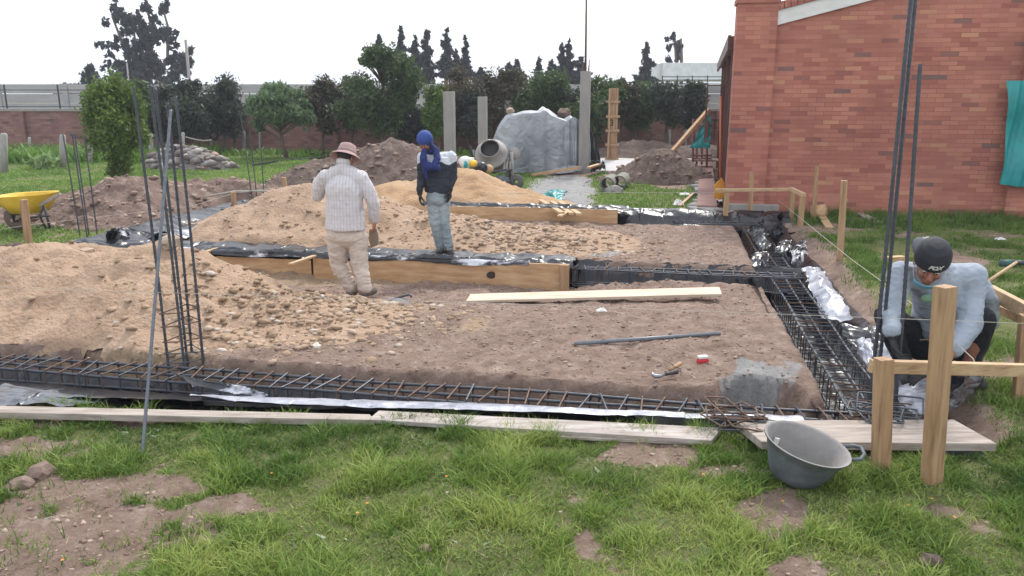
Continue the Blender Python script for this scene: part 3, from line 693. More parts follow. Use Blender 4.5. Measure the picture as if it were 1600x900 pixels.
# ================================================================== TREES
def leaves(name, parent, clumps, n, size, m, shell=.55, seed=1, droop=0, tb=.5, elong=1.5):
    rs = np.random.RandomState(seed)
    vol = np.array([c[1][0]*c[1][1]*c[1][2] for c in clumps])**.8; vol /= vol.sum()
    ci = rs.choice(len(clumps), n, p=vol)
    C = np.array([list(c[0]) for c in clumps])[ci]; RR = np.array([c[1] for c in clumps])[ci]
    d = rs.normal(size=(n, 3)); d /= np.linalg.norm(d, axis=1)[:, None]
    r = (shell+(1-shell)*rs.rand(n))*(.62+.8*vn(d[:, 0]*3.5+ci*3.1, d[:, 1]*2.5+d[:, 2]*1.7, seed))
    Pn = C+d*RR*r[:, None]
    t1 = rs.normal(size=(n, 3)); t1[:, 2] -= droop; t1 /= np.linalg.norm(t1, axis=1)[:, None]
    t2 = np.cross(t1, rs.normal(size=(n, 3))); t2 /= np.linalg.norm(t2, axis=1)[:, None]
    s = size*(.6+.8*rs.rand(n))[:, None]
    V = np.concatenate([Pn-t1*s*elong, Pn+t2*s*.6, Pn+t1*s*elong, Pn-t2*s*.6]); i = np.arange(n)
    ct = rs.rand(len(clumps))[ci]
    tint = np.clip(tb+.35*(ct-.5)+.35*(rs.rand(n)-.5), 0, 1)
    return np_mesh(name, V, [np.stack([i, i+n, i+2*n, i+3*n], 1)], m, parent, np.tile(tint, 4))
lm_dark = leafmat('dark_foliage', (.05, .066, .045), (.028, .038, .030), (.095, .115, .06))
lm_mid = leafmat('green_foliage', (.065, .11, .033), (.033, .058, .022), (.13, .19, .055))
lm_bright = leafmat('bright_foliage', (.105, .17, .03), (.05, .09, .02), (.20, .29, .06))
lm_willow = leafmat('willow_foliage', (.12, .19, .085), (.07, .115, .055), (.18, .25, .12))
lm_brown = leafmat('brownish_foliage', (.075, .07, .04), (.035, .038, .026), (.15, .12, .07))
lm_blue = leafmat('far_foliage', (.035, .045, .05), (.025, .032, .038), (.05, .065, .06))
def tree(label, base, clumps, nleaf, size, m, name='tree', tr=.07, seed=1, group=None, trunk_to=None, droop=0, shell=.4, lean=0, tb=.5):
    t = thing(name, label, 'tree', base, group); base = Vector(base)
    top = Vector(trunk_to) if trunk_to else max((Vector(c[0]) for c in clumps), key=lambda p: p.z)
    mb = MB(); pts = [base-Vector((0, 0, .1))]+[base.lerp(top, k/6)+Vector((rnd.uniform(-1, 1), rnd.uniform(-1, 1), 0))*tr*.8 for k in range(1, 7)]
    mb.tube(pts, [tr*1.25]+[tr*(1-k/7.5) for k in range(1, 7)], 8)
    trunk = mb.build('trunk', bark, t, True); mb = MB()
    for c in clumps:
        c0 = Vector(c[0]); k = min(.9, max(.15, (c0.z-base.z)/max(.1, top.z-base.z)-.2)); s = base.lerp(top, k)
        if (c0-s).length > .1: mb.tube([s, s.lerp(c0, .5)+Vector((0, 0, .06*(c0-s).length)), c0], [tr*.45, tr*.3, tr*.12], 5)
    if mb.v: mb.build('limbs', bark, t, True)
    leaves('crown', t, clumps, nleaf, size, m, shell, seed, droop, tb)
    return t
def blob(u, v, Y, ru, rv, k=8, seed=1, spread=.62, cs=.42, depth=1.0):
    """crown as k overlapping clumps in the space of a crown seen round (u, v)"""
    rs = random.Random(seed); c = at(u, v, Y); s = (at(u+100, v, Y)-c).x/100*1.15; out = [((c.x, c.y, c.z), (ru*s*.62, ru*s*.6*depth, rv*s*.62))]
    for _ in range(k):
        th = rs.uniform(0, 6.283); ph = math.acos(rs.uniform(-1, 1)); q = (math.sin(ph)*math.cos(th), math.sin(ph)*math.sin(th), math.cos(ph))
        f = cs*rs.uniform(.7, 1.2)
        out.append(((c.x+q[0]*ru*s*spread, c.y+q[1]*ru*s*spread*depth, c.z+q[2]*rv*s*spread), (ru*s*f, ru*s*f*depth, rv*s*f)))
    return out
def gx(u, Y): return at(u, 200, Y).x
# bright leafy tree left, nearer than the wall
Yb = G(190, 293).y
tree('bright green bushy tree on the lawn at the left', (gx(190, Yb)-.02, Yb, 0), blob(180, 195, Yb, 50, 80, 16, 3, .6, .36)+blob(212, 215, Yb, 22, 30, 3, 5)+blob(165, 160, Yb, 30, 38, 4, 6)+blob(183, 250, Yb, 25, 32, 3, 8), 15000, .032, lm_bright, 'bushy_tree', .05, 4, shell=.25)
tree('tiny sapling beside the bright green tree', (gx(171, Yb-.3), Yb-.3, 0), blob(172, 268, Yb-.3, 8, 9, 3, 2), 160, .022, lm_mid, 'sapling', .012, 3)
# round willow
tree('round willow like tree with a dome crown before the brick wall', (gx(446, 27), 27, 0), blob(438, 164, 27, 47, 31, 26, 7, .62, .36)+blob(438, 150, 27, 40, 18, 8, 9, .62, .4)+blob(402, 188, 27, 18, 22, 4, 4)+blob(474, 188, 27, 16, 22, 4, 5), 15000, .045, lm_willow, 'willow_tree', .07, 5, droop=1.2, shell=.35)
hedge0 = [(255, 180, 48, 50, lm_dark, 8), (305, 172, 42, 46, lm_dark, 9), (345, 170, 38, 48, lm_dark, 10), (365, 192, 16, 34, lm_dark, 11), (503, 172, 34, 44, lm_brown, 12), (552, 165, 36, 48, lm_brown, 13),
         (712, 160, 40, 52, lm_brown, 14), (735, 190, 30, 42, lm_dark, 16), (790, 158, 40, 50, lm_brown, 17), (852, 160, 40, 52, lm_mid, 19), (878, 180, 46, 46, lm_dark, 20),
         (930, 172, 42, 54, lm_mid, 21), (970, 165, 24, 36, lm_brown, 22), (996, 172, 28, 38, lm_mid, 23), (1040, 168, 27, 38, lm_dark, 24), (1086, 168, 24, 38, lm_dark, 25), (640, 185, 34, 40, lm_dark, 26), (205, 170, 30, 40, lm_mid, 27)]
hedge = [(u, v-5, ru*.95, rv*.84, m, s_) for (u, v, ru, rv, m, s_) in hedge0]
names = {8: 'leftmost of the dark trees behind the bright green tree', 9: 'dark tree with a pale twiggy top left of the hanging tyre', 10: 'dark round tree above the hanging tyre', 11: 'small dark tree just left of the round willow', 12: 'brownish tree just right of the round willow',
         13: 'brownish tree between the willow side and the tall leafy tree', 14: 'brown topped tree behind the first concrete column', 16: 'low dark tree between the first and second concrete columns', 17: 'brownish tree behind the second concrete column',
         19: 'green tree above the left end of the plastic covered heap', 20: 'dark tree above the middle of the plastic covered heap', 21: 'green tree behind the tall concrete column', 22: 'brownish tree behind the timber column form',
         23: 'small green tree just right of the timber column form', 24: 'dark cypress like tree before the grey wall, middle of the right three', 25: 'dark tree before the grey wall nearest the building', 26: 'low dark tree behind the bright green shrub', 27: 'green tree peeking over the bright green bushy tree'}
for (u, v, ru, rv, m, sd_) in hedge:
    Yt = 28.2+(sd_ % 3)*.6; up = at(u, v+rv*.6, Yt)
    cl = blob(u, v, Yt, ru*1.1, rv*1.05, 12, sd_, .66, .40)+blob(u+rnd.uniform(-8, 8), v-rv*.75, Yt, ru*.4, rv*.35, 4, sd_+50)
    tree(names[sd_], (gx(u, Yt), Yt, 0), cl, 7500, .048, m, 'wall_tree', .06, sd_, 'trees along the far brick wall', shell=.2)
# tall leafy tree
tree('tall dark leafy tree standing left of the blue hooded man', (gx(592, 27), 27, 0), blob(580, 165, 27, 58, 42, 12, 31)+blob(620, 125, 27, 40, 45, 8, 32)+blob(600, 90, 27, 30, 28, 6, 33)+blob(575, 70+28, 27, 14, 12, 2, 34)+blob(640, 140, 27, 18, 30, 3, 36), 15000, .05, lm_mid, 'tall_tree', .1, 30, shell=.2, tb=.4)
tree('bright green upright shrub beside the first concrete column', (gx(682, 26), 26, 0), blob(682, 175, 26, 26, 38, 9, 37)+blob(688, 142, 26, 12, 14, 3, 38)+blob(700, 200, 26, 14, 18, 3, 39), 6000, .045, lm_bright, 'green_shrub', .05, 37, shell=.25, tb=.35)
# distant eucalyptus
def gum(label, cl, base, n, s, sd_, trunks, Y):
    t = thing('eucalyptus_tree', label, 'tree', base, None); mb = MB()
    for tr in trunks:
        mb.tube([at(u, v, Y) for u, v in tr], [(.16 if Y > 50 else .1)*(1-k/(len(tr)+1)) for k in range(len(tr))], 6)
    mb.build('trunk', bark, t, True); leaves('crown', t, cl, n, s, lm_blue, .15, sd_, .6)
Yg = 62
cl = []
for (u, v, ru, rv) in [(178, 12, 8, 9), (185, 22, 8, 10), (196, 33, 10, 10), (203, 35, 10, 11), (215, 30, 10, 12), (168, 36, 5, 6), (222, 48, 12, 14), (232, 14, 8, 15), (238, 30, 8, 10), (255, 12, 8, 12), (258, 52, 13, 16), (245, 55, 10, 10), (158, 68, 8, 5), (182, 60, 8, 8), (195, 72, 10, 12), (215, 72, 14, 14), (232, 70, 13, 15), (172, 84, 5, 9), (225, 95, 18, 18), (205, 108, 18, 16), (245, 108, 20, 18), (238, 90, 13, 14), (275, 70, 7, 8), (285, 92, 12, 16), (268, 95, 12, 10), (272, 120, 16, 12), (292, 110, 8, 16), (190, 115, 10, 12), (222, 122, 26, 10), (163, 38, 3, 3), (170, 100, 5, 5), (141, 107, 5, 3), (160, 108, 3, 3), (200, 50, 9, 9)]:
    cl += blob(u, v, Yg, ru*1.0, rv*1.0, 5, int(u*3+v), 1.15, .34)
gum('tall open crowned eucalyptus beyond the wall at the upper left', cl, (gx(220, Yg), Yg, 0), 15000, .13, 91, [[(218, 260), (216, 130), (212, 70), (205, 20)], [(232, 260), (236, 120), (237, 50), (228, 0)], [(220, 150), (222, 90), (218, 50)], [(240, 140), (262, 90), (262, 40), (252, 5)], [(225, 150), (200, 90), (175, 25)], [(240, 140), (280, 110), (290, 85)]], Yg)
def conifer(u, vt, vb, ru, Y, sd_, label, n=2600):
    rs = random.Random(sd_); cl = []
    k = 11
    for i in range(k):
        t = i/(k-1); v = vt+(vb-vt)*t; r = ru*1.35*(.14+.86*t)*rs.uniform(.7, 1.25)
        cl += blob(u+rs.uniform(-1, 1)*r*.35, v, Y, r, (vb-vt)/k*.85, 2, sd_*10+i, .6, .5)
    tree(label, (gx(u, Y), Y, 0), cl, n, .12, lm_blue, 'conifer', .1, sd_, 'distant dark conifers beyond the wall', trunk_to=tuple(at(u, vt, Y)), droop=.6, shell=.1)
for k, (u, vt, vb, ru, lab) in enumerate([(592, 56, 100, 7, 'short spire conifer above the tall leafy tree'), (626, 44, 105, 9, 'tall narrow conifer right behind the tall leafy tree'), (648, 58, 125, 17, 'broad dark conifer, left of the joined pair'), (667, 50, 128, 20, 'broad dark conifer, right of the joined pair'), (698, 48, 118, 15, 'tallest pointed conifer right of the joined pair'), (727, 60, 118, 9, 'thin pointed conifer rightmost of the left cluster'),
     (712, 80, 118, 7, 'small faint conifer between two pointed ones'), (842, 92, 130, 7, 'thin dark conifer left of the concrete column group'), (889, 65, 125, 13, 'dark conifer with a leaning tip left of the tall concrete column'), (878, 70, 125, 9, 'thin conifer against the dark one by the tall column'), (908, 92, 130, 14, 'low conifer behind the top of the tall concrete column'), (808, 95, 122, 9, 'small distant conifer above the plastic covered heap'), (1010, 68, 132, 13, 'dark ragged conifer standing alone above the grey wall'), (862, 95, 130, 12, 'bushy conifer left of the dark leaning one'), (752, 108, 130, 10, 'low faint conifer above the second concrete column'), (795, 100, 125, 10, 'low faint conifer above the third concrete column')]):
    conifer(u, vt, vb, ru, 58, 100+k, lab)
cl = []
for (u, v, ru, rv) in [(1052, 58, 5, 8), (1046, 75, 5, 8), (1060, 78, 5, 16), (1055, 68, 4, 6), (1044, 92, 5, 7), (1042, 62, 4, 5), (1066, 72, 3, 5), (1058, 92, 4, 6)]: cl += blob(u, v, 62, ru, rv, 2, int(u*3+v))
gum('sparse thin eucalyptus above the pale shed at the right', cl, (gx(1055, 62), 62, 0), 700, .12, 92, [[(1057, 150), (1057, 100), (1054, 55)], [(1064, 150), (1065, 90), (1064, 60)]], 62)
# far wooded hill at the left
tree('distant rounded tree beyond the wire fence at the left', (gx(115, 55), 55, 0), blob(115, 141, 55, 30, 12, 6, 61)+blob(140, 125, 55, 18, 20, 4, 62), 3500, .14, lm_blue, 'distant_tree', .1, 60)
# utility posts
for u0, v0, v1, w_, lab in ((198, 98, 135, 2.2, 'thin pale pole before the big eucalyptus'), (290, 62, 135, 4.5, 'pale concrete utility pole right of the big eucalyptus')):
    p = at(u0, v0, 40); q = at(u0+.05*(v1-v0)+3, v1, 40); MB().tube([(p.x, 40, 0), (p.x, 40, p.z)], w_*.5*40/1250*1.0, 8).build('utility_pole', concrete, None, True)
    tag(bpy.context.scene.collection.objects[-1], lab, 'pole')
# ---------- fence posts on the far lawn
fpm = mat('old_post', (.36, .345, .32), (.25, .235, .22), .9, 4, (6, 6, 1), 0, .4, 20)
def fpost(u, vb, vt, w_, lab, name='fence_post', m=fpm, dx=0):
    g = G(u, vb); t = at(u+dx, vt, g.y); r = w_/2*(g-Vector((0, 0, H))).length/F
    o = MB().tube([g-Vector((0, 0, .15)), g.lerp(t, .5), t, t+Vector((0, 0, r*.4))], [r*1.1, r, r*.95, r*.5], 9).build(name, m, None, True)
    return tag(o, lab, 'post', 'old fence posts standing on the lawn')
for (u, vb, vt, w_, lab) in [(6, 270, 210, 9, 'thick pale fence post at the left edge'), (98, 262, 212, 8, 'pale fence post above the wheelbarrow'), (141, 256, 217, 6, 'pale fence post left of the bright green tree'), (46, 243, 215, 4, 'distant slim fence post in the weeds'), (236, 252, 210, 6, 'grey fence post right of the bright green tree'), (286, 250, 208, 5, 'fence post behind the grey rubble pile'),
     (331, 240, 210, 5, 'fence post carrying the black tyre'), (381, 238, 206, 5, 'fence post left of the willow trunk'), (406, 240, 208, 3.5, 'thin post just right of the far bar cluster'), (979, 232, 205, 4, 'short post, first right of the timber column form'), (998, 232, 203, 4, 'short post, second right of the timber column form'), (1009, 232, 203, 4, 'short post, third right of the timber column form'), (1017, 232, 203, 4, 'short post, fourth right of the timber column form'),
     (1046, 236, 203, 5, 'short post standing alone before the far wall'), (1071, 238, 202, 4, 'short post left of the scaffold'), (986, 230, 207, 3, 'thinnest post among the row right of the timber form')]: fpost(u, vb, vt, w_, lab)
rub = mat('rubber', (.03, .03, .032), (.02, .02, .022), .7, 9, bump=.3)
p = at(334, 211, G(331, 240).y-.12); mb = MB(); rr = 6.5*p.y/F; rows = []
for k in range(29):
    a_ = k/28*6.2832; c = p+Vector((math.cos(a_)*rr, 0, math.sin(a_)*rr)); rows.append([c+(Vector((math.cos(a_), 0, math.sin(a_)))*math.cos(q*.785)+Vector((0, 1, 0))*math.sin(q*.785))*rr*.3 for q in range(8)])
mb.grid(rows, 0, True); tag(mb.build('tyre', rub, None, True), 'black tyre hung on a fence post before the dark trees', 'tyre')
ps = [at(290, 214, 24.5), at(305, 218, 24.5), at(318, 220, 24.5), at(331, 219, 24.5)]; tag(MB().tube(ps, .02, 6).build('hose', concrete, None, True), 'pale hose sagging between two posts left of the tyre', 'hose')
ps = [G(u, v, .03) for u, v in ((395, 258), (430, 252), (470, 249), (510, 246), (535, 240), (520, 238), (480, 241))]; tag(MB().tube(ps, .03, 6).build('hose', rub, None, True), 'long black hose lying along the sandy track behind the lawn', 'hose')

hz, Nh, Lh, bh = nodes('haze_air'); Nh.remove(bh); pv = Nh.new('ShaderNodeVolumePrincipled'); pv.inputs['Color'].default_value = (.86, .90, 1, 1); pv.inputs['Density'].default_value = .0011; pv.inputs['Anisotropy'].default_value = .2
Lh.new(pv.outputs[0], Nh['Material Output'].inputs['Volume'])
tag(MB().box((0, 415, 10.5), (1000, 1000, 23)).build('haze', hz), kind='stuff')
# ================================================================== REBAR BEAM CAGES
def rebar_pts(p, q, r, step=.014):
    p, q = Vector(p), Vector(q); n = max(2, int((q-p).length/step)); pts = [p.lerp(q, k/n) for k in range(n+1)]
    return pts, [r*(1.13 if k % 2 else .9) for k in range(n+1)]
def cage(label, p0, p1, w, h, sp, r=.0085, ztop=0, seed=1, drop=0, mids=True, rs_=.0055, ribs=False):
    rs = random.Random(seed); p0, p1 = Vector(p0), Vector(p1); d = (p1-p0); L_ = d.length; d.normalize(); s = Vector((d.y, -d.x, 0)).normalized()
    t = thing('rebar_beam_cage', label, 'rebar cage', p0); Z = Vector((0, 0, 1))
    for k, (o, z) in enumerate([(-w/2, 0), (0, -.004), (w/2, 0), (-w/2, -h), (0, -h), (w/2, -h)]):
        n = max(3, int(L_/.35)); ph = rs.uniform(0, 6)
        pts = [p0+d*(L_*i/n)+s*(o+.006*math.sin(ph+i*1.1))+Z*(z+.007*math.sin(ph*2+i*.8)) for i in range(n+1)]
        pts[0] -= d*rs.uniform(.0, .15); pts[-1] += d*rs.uniform(0, .12)
        MB().tube(pts, r, 7).build('bar', steel, t, True)
    n = int(L_/sp)
    for i in range(n+1):
        c = p0+d*(i*sp+rs.uniform(-.015, .015)+.02); tw = rs.uniform(-.035, .035); e = r+rs_
        def q(o, z): return c+s*o+d*(tw*(o/(w/2)))+Z*z
        zz = rs.uniform(-.006, .006)
        pts = [q(-w/2-e-.0, .012+e), q(-w/2-e, e+zz), q(-w/2-e, -h-e), q(w/2+e, -h-e), q(w/2+e, e+zz), q(-w/2-e, e+zz), q(-w/2-e+.01, -.04)]
        pts = [pts[1], pts[2], pts[3], pts[4], pts[5]+d*.008, pts[5]+d*.012-Z*.045]
        st = MB().tube(pts, rs_, 5).build('stirrup', rust if rs.random() < .45 else steel, t)
        if mids:
            MB().tube([q(0, .012)+d*.012*math.cos(a)+s*.017*math.sin(a)+Z*.002*math.sin(a) for a in [k*1.05 for k in range(7)]], .0032, 4).add([], []).build('tie_wire', rust, st)
    return t
na0 = AB(G(-90, 560))[0]
near_c = cage('long rebar beam cage lying in the nearest trench, left edge to the right corner', P(-5.9, 5.155, .0), P(1.62, 5.19, -.02), .27, .2, .132, .0115, seed=3, rs_=.0065)
right_c = cage('rebar beam cage running away along the right trench below the crouching man', P(1.455, 5.0, -.015), P(1.47, 13.3, -.02), .29, .22, .14, .0105, seed=5, rs_=.006)
mid_c = cage('rebar beam cage crossing in the middle trench behind the loose plank', P(-1.15, 9.52, .0), P(1.72, 9.52, .0), .2, .2, .135, .009, seed=7)
far_c = cage('short rebar beam cage in the farthest trench near the building', P(.25, 13.3, .02), P(1.6, 13.3, .02), .2, .2, .14, .009, seed=9)

def column_cage(label, bars, v_st, r, Y=None, group=None, st_r=.005, zb=-.32):
    """bars: (u_top, v_top, u_bottom, v_bottom) ; stirrups between pixel rows v_st"""
    g0 = G(bars[0][2], bars[0][3], -.05); t = thing('rebar_column_cage', label, 'rebar cage', (g0.x, g0.y, 0)); lines = []
    for (ut, vt, ub, vb, dy) in bars:
        b_ = G(ub, vb, -.05); b_ = at(ub, vb, g0.y+dy); tp = at(ut, vt, g0.y+dy); d = (b_-tp).normalized(); bt = b_+d*max(0, (b_.z-zb))
        pts, rr = rebar_pts(bt, tp, r, .02); pts = [p+Vector((math.sin(i*.03)*.006, 0, 0)) for i, p in enumerate(pts)]
        MB().tube(pts, rr, 7).build('bar', rust if dy > .9 else steel, t, True); lines.append((bt, tp))
    for v in v_st:
        zz = at(bars[0][2], v, g0.y).z
        pts = []
        for bt, tp in lines: k = (zz-bt.z)/(tp.z-bt.z); pts.append(bt.lerp(tp, k))
        c = sum(pts, Vector())/len(pts); pts.sort(key=lambda p: math.atan2(p.y-c.y, p.x-c.x)); pts = [c+(p-c)*1.12+Vector((0, 0, rnd.uniform(-.012, .012))) for p in pts]
        MB().tube(pts+[pts[0], pts[0].lerp(pts[1], .25)], st_r, 5).build('stirrup', rust if rnd.random() < .4 else steel, t)
    return t
column_cage('tall rebar column starter with stirrups rising from the near beam at the left', [(209, 134, 263, 575, -.12), (235, 132, 288, 575, -.10), (243, 138, 293, 572, .05), (275, 150, 318, 575, .0), (262, 160, 300, 560, .14)], [482, 502, 527, 547, 559, 570, 590], .0105)
column_cage('slim rebar column starter left of the brown earth pile', [(98, 209, 126, 376, 0), (112, 208, 137, 379, -.1), (116, 208, 140, 378, .1), (131, 210, 152, 370, .12)], [392, 400], .010)
column_cage('far rebar column starter on the lawn side of the far trench', [(376, 179, 396, 330, 0), (390, 206, 403, 328, .1), (406, 208, 413, 324, .15)], [345, 350], .010)
column_cage('rebar column starter held by the crouching man with its bars leaving the frame', [(1431, -60, 1357, 636, .0), (1438, -60, 1366, 640, .04), (1439, 100, 1398, 640, -.08)], [618, 628, 640, 650], .0125, st_r=.006)
# leaning bar in the foreground
b0 = G(222, 714, -.02); t0 = at(267, 172, 5.5)
pts, rr = rebar_pts(b0, t0, .0105, .013); tag(MB().tube(pts, rr, 8).build('rebar', mat('grey_rebar', (.16, .175, .2), (.10, .11, .13), .45, 25, bump=.3, metal=.4), None, True), 'loose grey rebar leaning across the near column starter, foot in the grass', 'rebar')
# short stirrup bundles near the bucket
def stirrup_heap(label, u, v, z, w, n, seed, lift=.05):
    rs = random.Random(seed); c = G(u, v, z); t = thing('stirrup_bundle', label, 'stirrups', c)
    for k in range(n):
        an = rs.uniform(-.5, .6)+(rs.random() < .3)*1.2; l, h_ = w*rs.uniform(.45, .55), .085*rs.uniform(.8, 1.3); ti = rs.uniform(-.25, .35)
        rot = Matrix.Rotation(an, 3, 'Z') @ Matrix.Rotation(ti, 3, 'X') @ Matrix.Rotation(rs.uniform(-.12, .12), 3, 'Y')
        o = c+Vector((rs.uniform(-.07, .07), rs.uniform(-.05, .05), .012+lift*k/n*1.3+.02))
        cr = []
        for (x, y) in [(-l, -h_), (l, -h_), (l, h_), (-l, h_)]: cr.append((x, y))
        pts = []
        for i in range(4):
            a, b_ = Vector((*cr[i], 0)), Vector((*cr[(i+1) % 4], 0)); pts += [a.lerp(b_, .05), a.lerp(b_, .95)]
        pts += [pts[0], pts[0]+Vector((.03, .035, 0))]
        MB().tube([o+rot @ p for p in pts], .0058, 6).build('stirrup', rust if rs.random() < .65 else steel, t, True)
stirrup_heap('tangled rusty stirrups on the grey plank left of the bucket', 1140, 668, .04, .33, 7, 4, .08)
stirrup_heap('tangled rusty stirrups on the plank right of the bucket behind the short post', 1375, 660, .04, .36, 9, 6, .07)

# ================================================================== PLANKS AND FORM BOARDS
def plank(label, pts, th, m=wood_al, name='plank', cat='plank', bevel=.004):
    """pts: four world points of the top face"""
    pts = [Vector(p) for p in pts]; n = (pts[1]-pts[0]).cross(pts[3]-pts[0]).normalized()
    if n.z < 0: n = -n
    mb = MB(); mb.prism([p-n*th for p in pts], n*th); o = mb.build(name, m, None, bevel=bevel); return tag(o, label, cat)
plank('long weathered plank edging the near trench at the lower left', [G(-60, 643, .09), G(585, 656, .05), G(578, 647, .05), G(-60, 632, .09)], .045, wood_old)
plank('wide pale plank with cement dust edging the near trench before the rebar', [G(575, 655, .045), G(1112, 688, .045), G(1128, 668, .045), G(592, 641, .045)], .03, mat('dusty_plank', (.36, .31, .28), (.24, .19, .165), .85, 2.5, (1.2, 9, 9), TH, .35, 14, c3=(.55, .52, .5)))
plank('brown plank end beneath the posts at the lower right', [G(1190, 690, .10), G(1558, 693, .10), G(1490, 655, .10), G(1150, 657, .10)], .05, wood_old)
plank('narrow silver grey batten under the edge of the dusty plank', [G(800, 679, .02), G(1110, 692, .02), G(1112, 688, .02), G(800, 675, .02)], .02, wood_old)
def board(label, u0, u1, b_, z0, z1, m=wood_wet, th=.03, dz=0):
    a0 = AB(zat(u0, 430, b_))[0]; a1 = AB(zat(u1, 430, b_))[0]
    mb = MB(); mb.prism([P(a0, b_, z0), P(a1, b_, z0+dz), P(a1, b_, z1+dz), P(a0, b_, z1)], E2*th); o = mb.build('form_board', m, None, bevel=.004)
    tag(o, label, 'form board'); return o, a0, a1
fb1, fa0, fa1 = board('long upright orange form board with a knot hole, edging the middle trench', 490, 889, 9.2, -.26, .075, dz=.03)
MB().box(P(fa1-.055, 9.183, -.08), (.10, .03, .36), Matrix.Rotation(-TH, 3, 'Z')).build('end_cleat', wood_up, fb1, bevel=.003)
kn = MB(); kc = P(fa0+(fa1-fa0)*.71, 9.198, -.06); kn.lathe([(0.0001, 0), (.045, 0), (.042, .006), (.0001, .006)], kc, Matrix.Rotation(R(90), 3, 'X') @ Matrix.Rotation(0, 3, 'Z'), 16, sx=1.35); kn.build('knot', mat('knot', (.045, .03, .02), None, .9, 9), fb1)
board('shorter upright form board left of the man in the hat', 284, 487, 9.22, -.24, .03)
board('upright form board edging the far trench behind the blue hooded man', 700, 962, 13.0, -.06, .225, dz=.01)
board('upright form board on the left trench seen between the plastic folds', 322, 402, 12.2, -.1, .12)
board('long thin form board in the far trench left of the tan sand', 180, 350, 9.85, -.1, .03)
plank('long sawn plank lying across the earth before the orange form board', [G(728, 470, -.07), G(1128, 459, .03), G(1124, 448, .05), G(735, 459, -.05)], .03, mat('sawn_plank', (.55, .45, .35), (.42, .32, .22), .8, 2.5, (1, 10, 10), TH, .25, 14, c3=(.62, .54, .45)))
def stick(label, u0, v0, z0, u1, v1, z1, w, h, m=wood_al, name='wood_strip'):
    return tag(MB().beam(G(u0, v0, z0), G(u1, v1, z1), w, h).build(name, m, None, bevel=.003), label, 'wood strip')
stick('short wood strip laid over the plastic left of the man in the hat', 453, 413, .07, 503, 396, .1, .06, .025)
stick('wood strip laid over the plastic above the left form board', 296, 404, .07, 340, 387, .12, .06, .025)
stick('wood strip on the plastic beside the left column starter', 186, 386, .05, 210, 381, .06, .08, .03)
stick('wood strip bridging the plastic in the left trench', 290, 350, .12, 330, 352, .12, .07, .03)
stick('longest pale wood strip leaning toward the far form board, left one', 841, 311, .16, 878, 333, .25, .09, .04)
stick('pale wood strip, middle of the three by the teal net', 861, 315, .14, 893, 334, .24, .08, .04)
stick('pale wood strip, right one of the three by the teal net', 873, 315, .12, 905, 335, .24, .09, .04)
stick('short pale wood strip across the black plastic behind the far board', 874, 338, .22, 889, 330, .24, .08, .03)
stick('crooked stick on the grass before the walkway', 1062, 322, .03, 1084, 302, .05, .06, .04)
stick('flat wood scrap on the grass with white bits', 1062, 326, .03, 1085, 331, .03, .1, .03, wood_old)
stick('small plank scrap on the grass below the brick wall, left of two', 1344, 334, .03, 1372, 348, .03, .14, .03, wood_old)
stick('small plank scrap on the grass below the brick wall, right of two', 1415, 344, .03, 1449, 337, .03, .1, .03)
stick('short plank lying on the grass with a round log end behind it', 1283, 336, .05, 1296, 356, .03, .12, .03)
stick('small white stick among the soil near the far board', 852, 366, .05, 888, 363, .05, .07, .04, wood_old)
stick('small beige brick like wood block behind the leaning bars', 1386, 407, .05, 1411, 405, .05, .09, .09, wood_wet, 'wood_block')
tag(MB().tube([G(1270, 332, .1), G(1290, 330, .14)], [.13, .12], 12).build('log', wood_wet, None, True), 'short round log on the grass beside a stake', 'log')
tag(MB().tube([G(1205, 338, .03), G(1225, 340, .07)], [.04, .04], 6).build('log', wood_old, None, True), 'small wood stub on the soil by the bent frame', 'log')

# ---------- stakes
def stake(label, ub, vb, ut, vt, wpx, m=wood_up, group=None, name='stake', ang=TH*1.0, point=False):
    g = G(ub, vb); t = at(ut, vt, g.y); w_ = wpx*(g-Vector((0, 0, H))).length/F; d = (t-g).normalized(); g2 = g-d*.15
    mb = MB(); sd = Vector((math.cos(ang), -math.sin(ang), 0)); f = d.cross(sd).normalized()
    def ring(c, k): return [c+sd*w_/2*k*i+f*w_*.4*k*j for i, j in ((-1, -1), (1, -1), (1, 1), (-1, 1))]
    r0, r1 = ring(g2, 1), ring(t, 1); mb.add(r0+r1, [(3, 2, 1, 0), (4, 5, 6, 7)]+[(i, (i+1) % 4, (i+1) % 4+4, i+4) for i in range(4)])
    o = mb.build(name, m, None, bevel=.004); return tag(o, label, 'stake', group)
stake('thick wooden post nearest the camera before the crouching man', 1455, 757, 1477, 447, 23, ang=R(-24), name='post')
stake('short wooden post holding up the rail end, right of the bucket', 1376, 738, 1381, 560, 21, ang=R(-12), name='post')
stake('wooden post at the right edge below the rail', 1594, 620, 1606, 492, 17, name='post')
rl2 = MB(); q0 = at(1360, 572, G(1374, 738).y+.09); q1 = at(1625, 579, G(1374, 738).y+.30)
rl2.beam(q0, q1, .045, .072); tag(rl2.build('rail', wood_al, None, bevel=.004), 'horizontal wooden rail nailed behind the two near posts', 'rail')
db = MB(); db.beam(at(1546, 455, 5.9), at(1640, 505, 5.0), .05, .10); tag(db.build('rail', wood_al, None, bevel=.004), 'slanting pale rail at the right edge behind the crouching man', 'rail')
db = MB(); db.beam(at(1552, 478, 5.9), at(1640, 520, 5.2), .04, .06); tag(db.build('rail', wood_wet, None, bevel=.004), 'lower orange wood rail below the slanting pale one', 'rail')
stake('tall wooden stake with two knots standing on the verge', 1312, 407, 1319, 282, 8.5)
stake('slim wooden stake against the brick wall, right of the bent frame', 1271, 343, 1276, 259, 5.5)
stake('slim wooden stake before the brick pilaster', 1172, 338, 1175, 268, 6)
stake('stake at the left edge before the yellow wheelbarrow', 45, 382, 37, 312, 8)
stake('short stake on top of the reddish earth pile', 316, 312, 312, 279, 6)
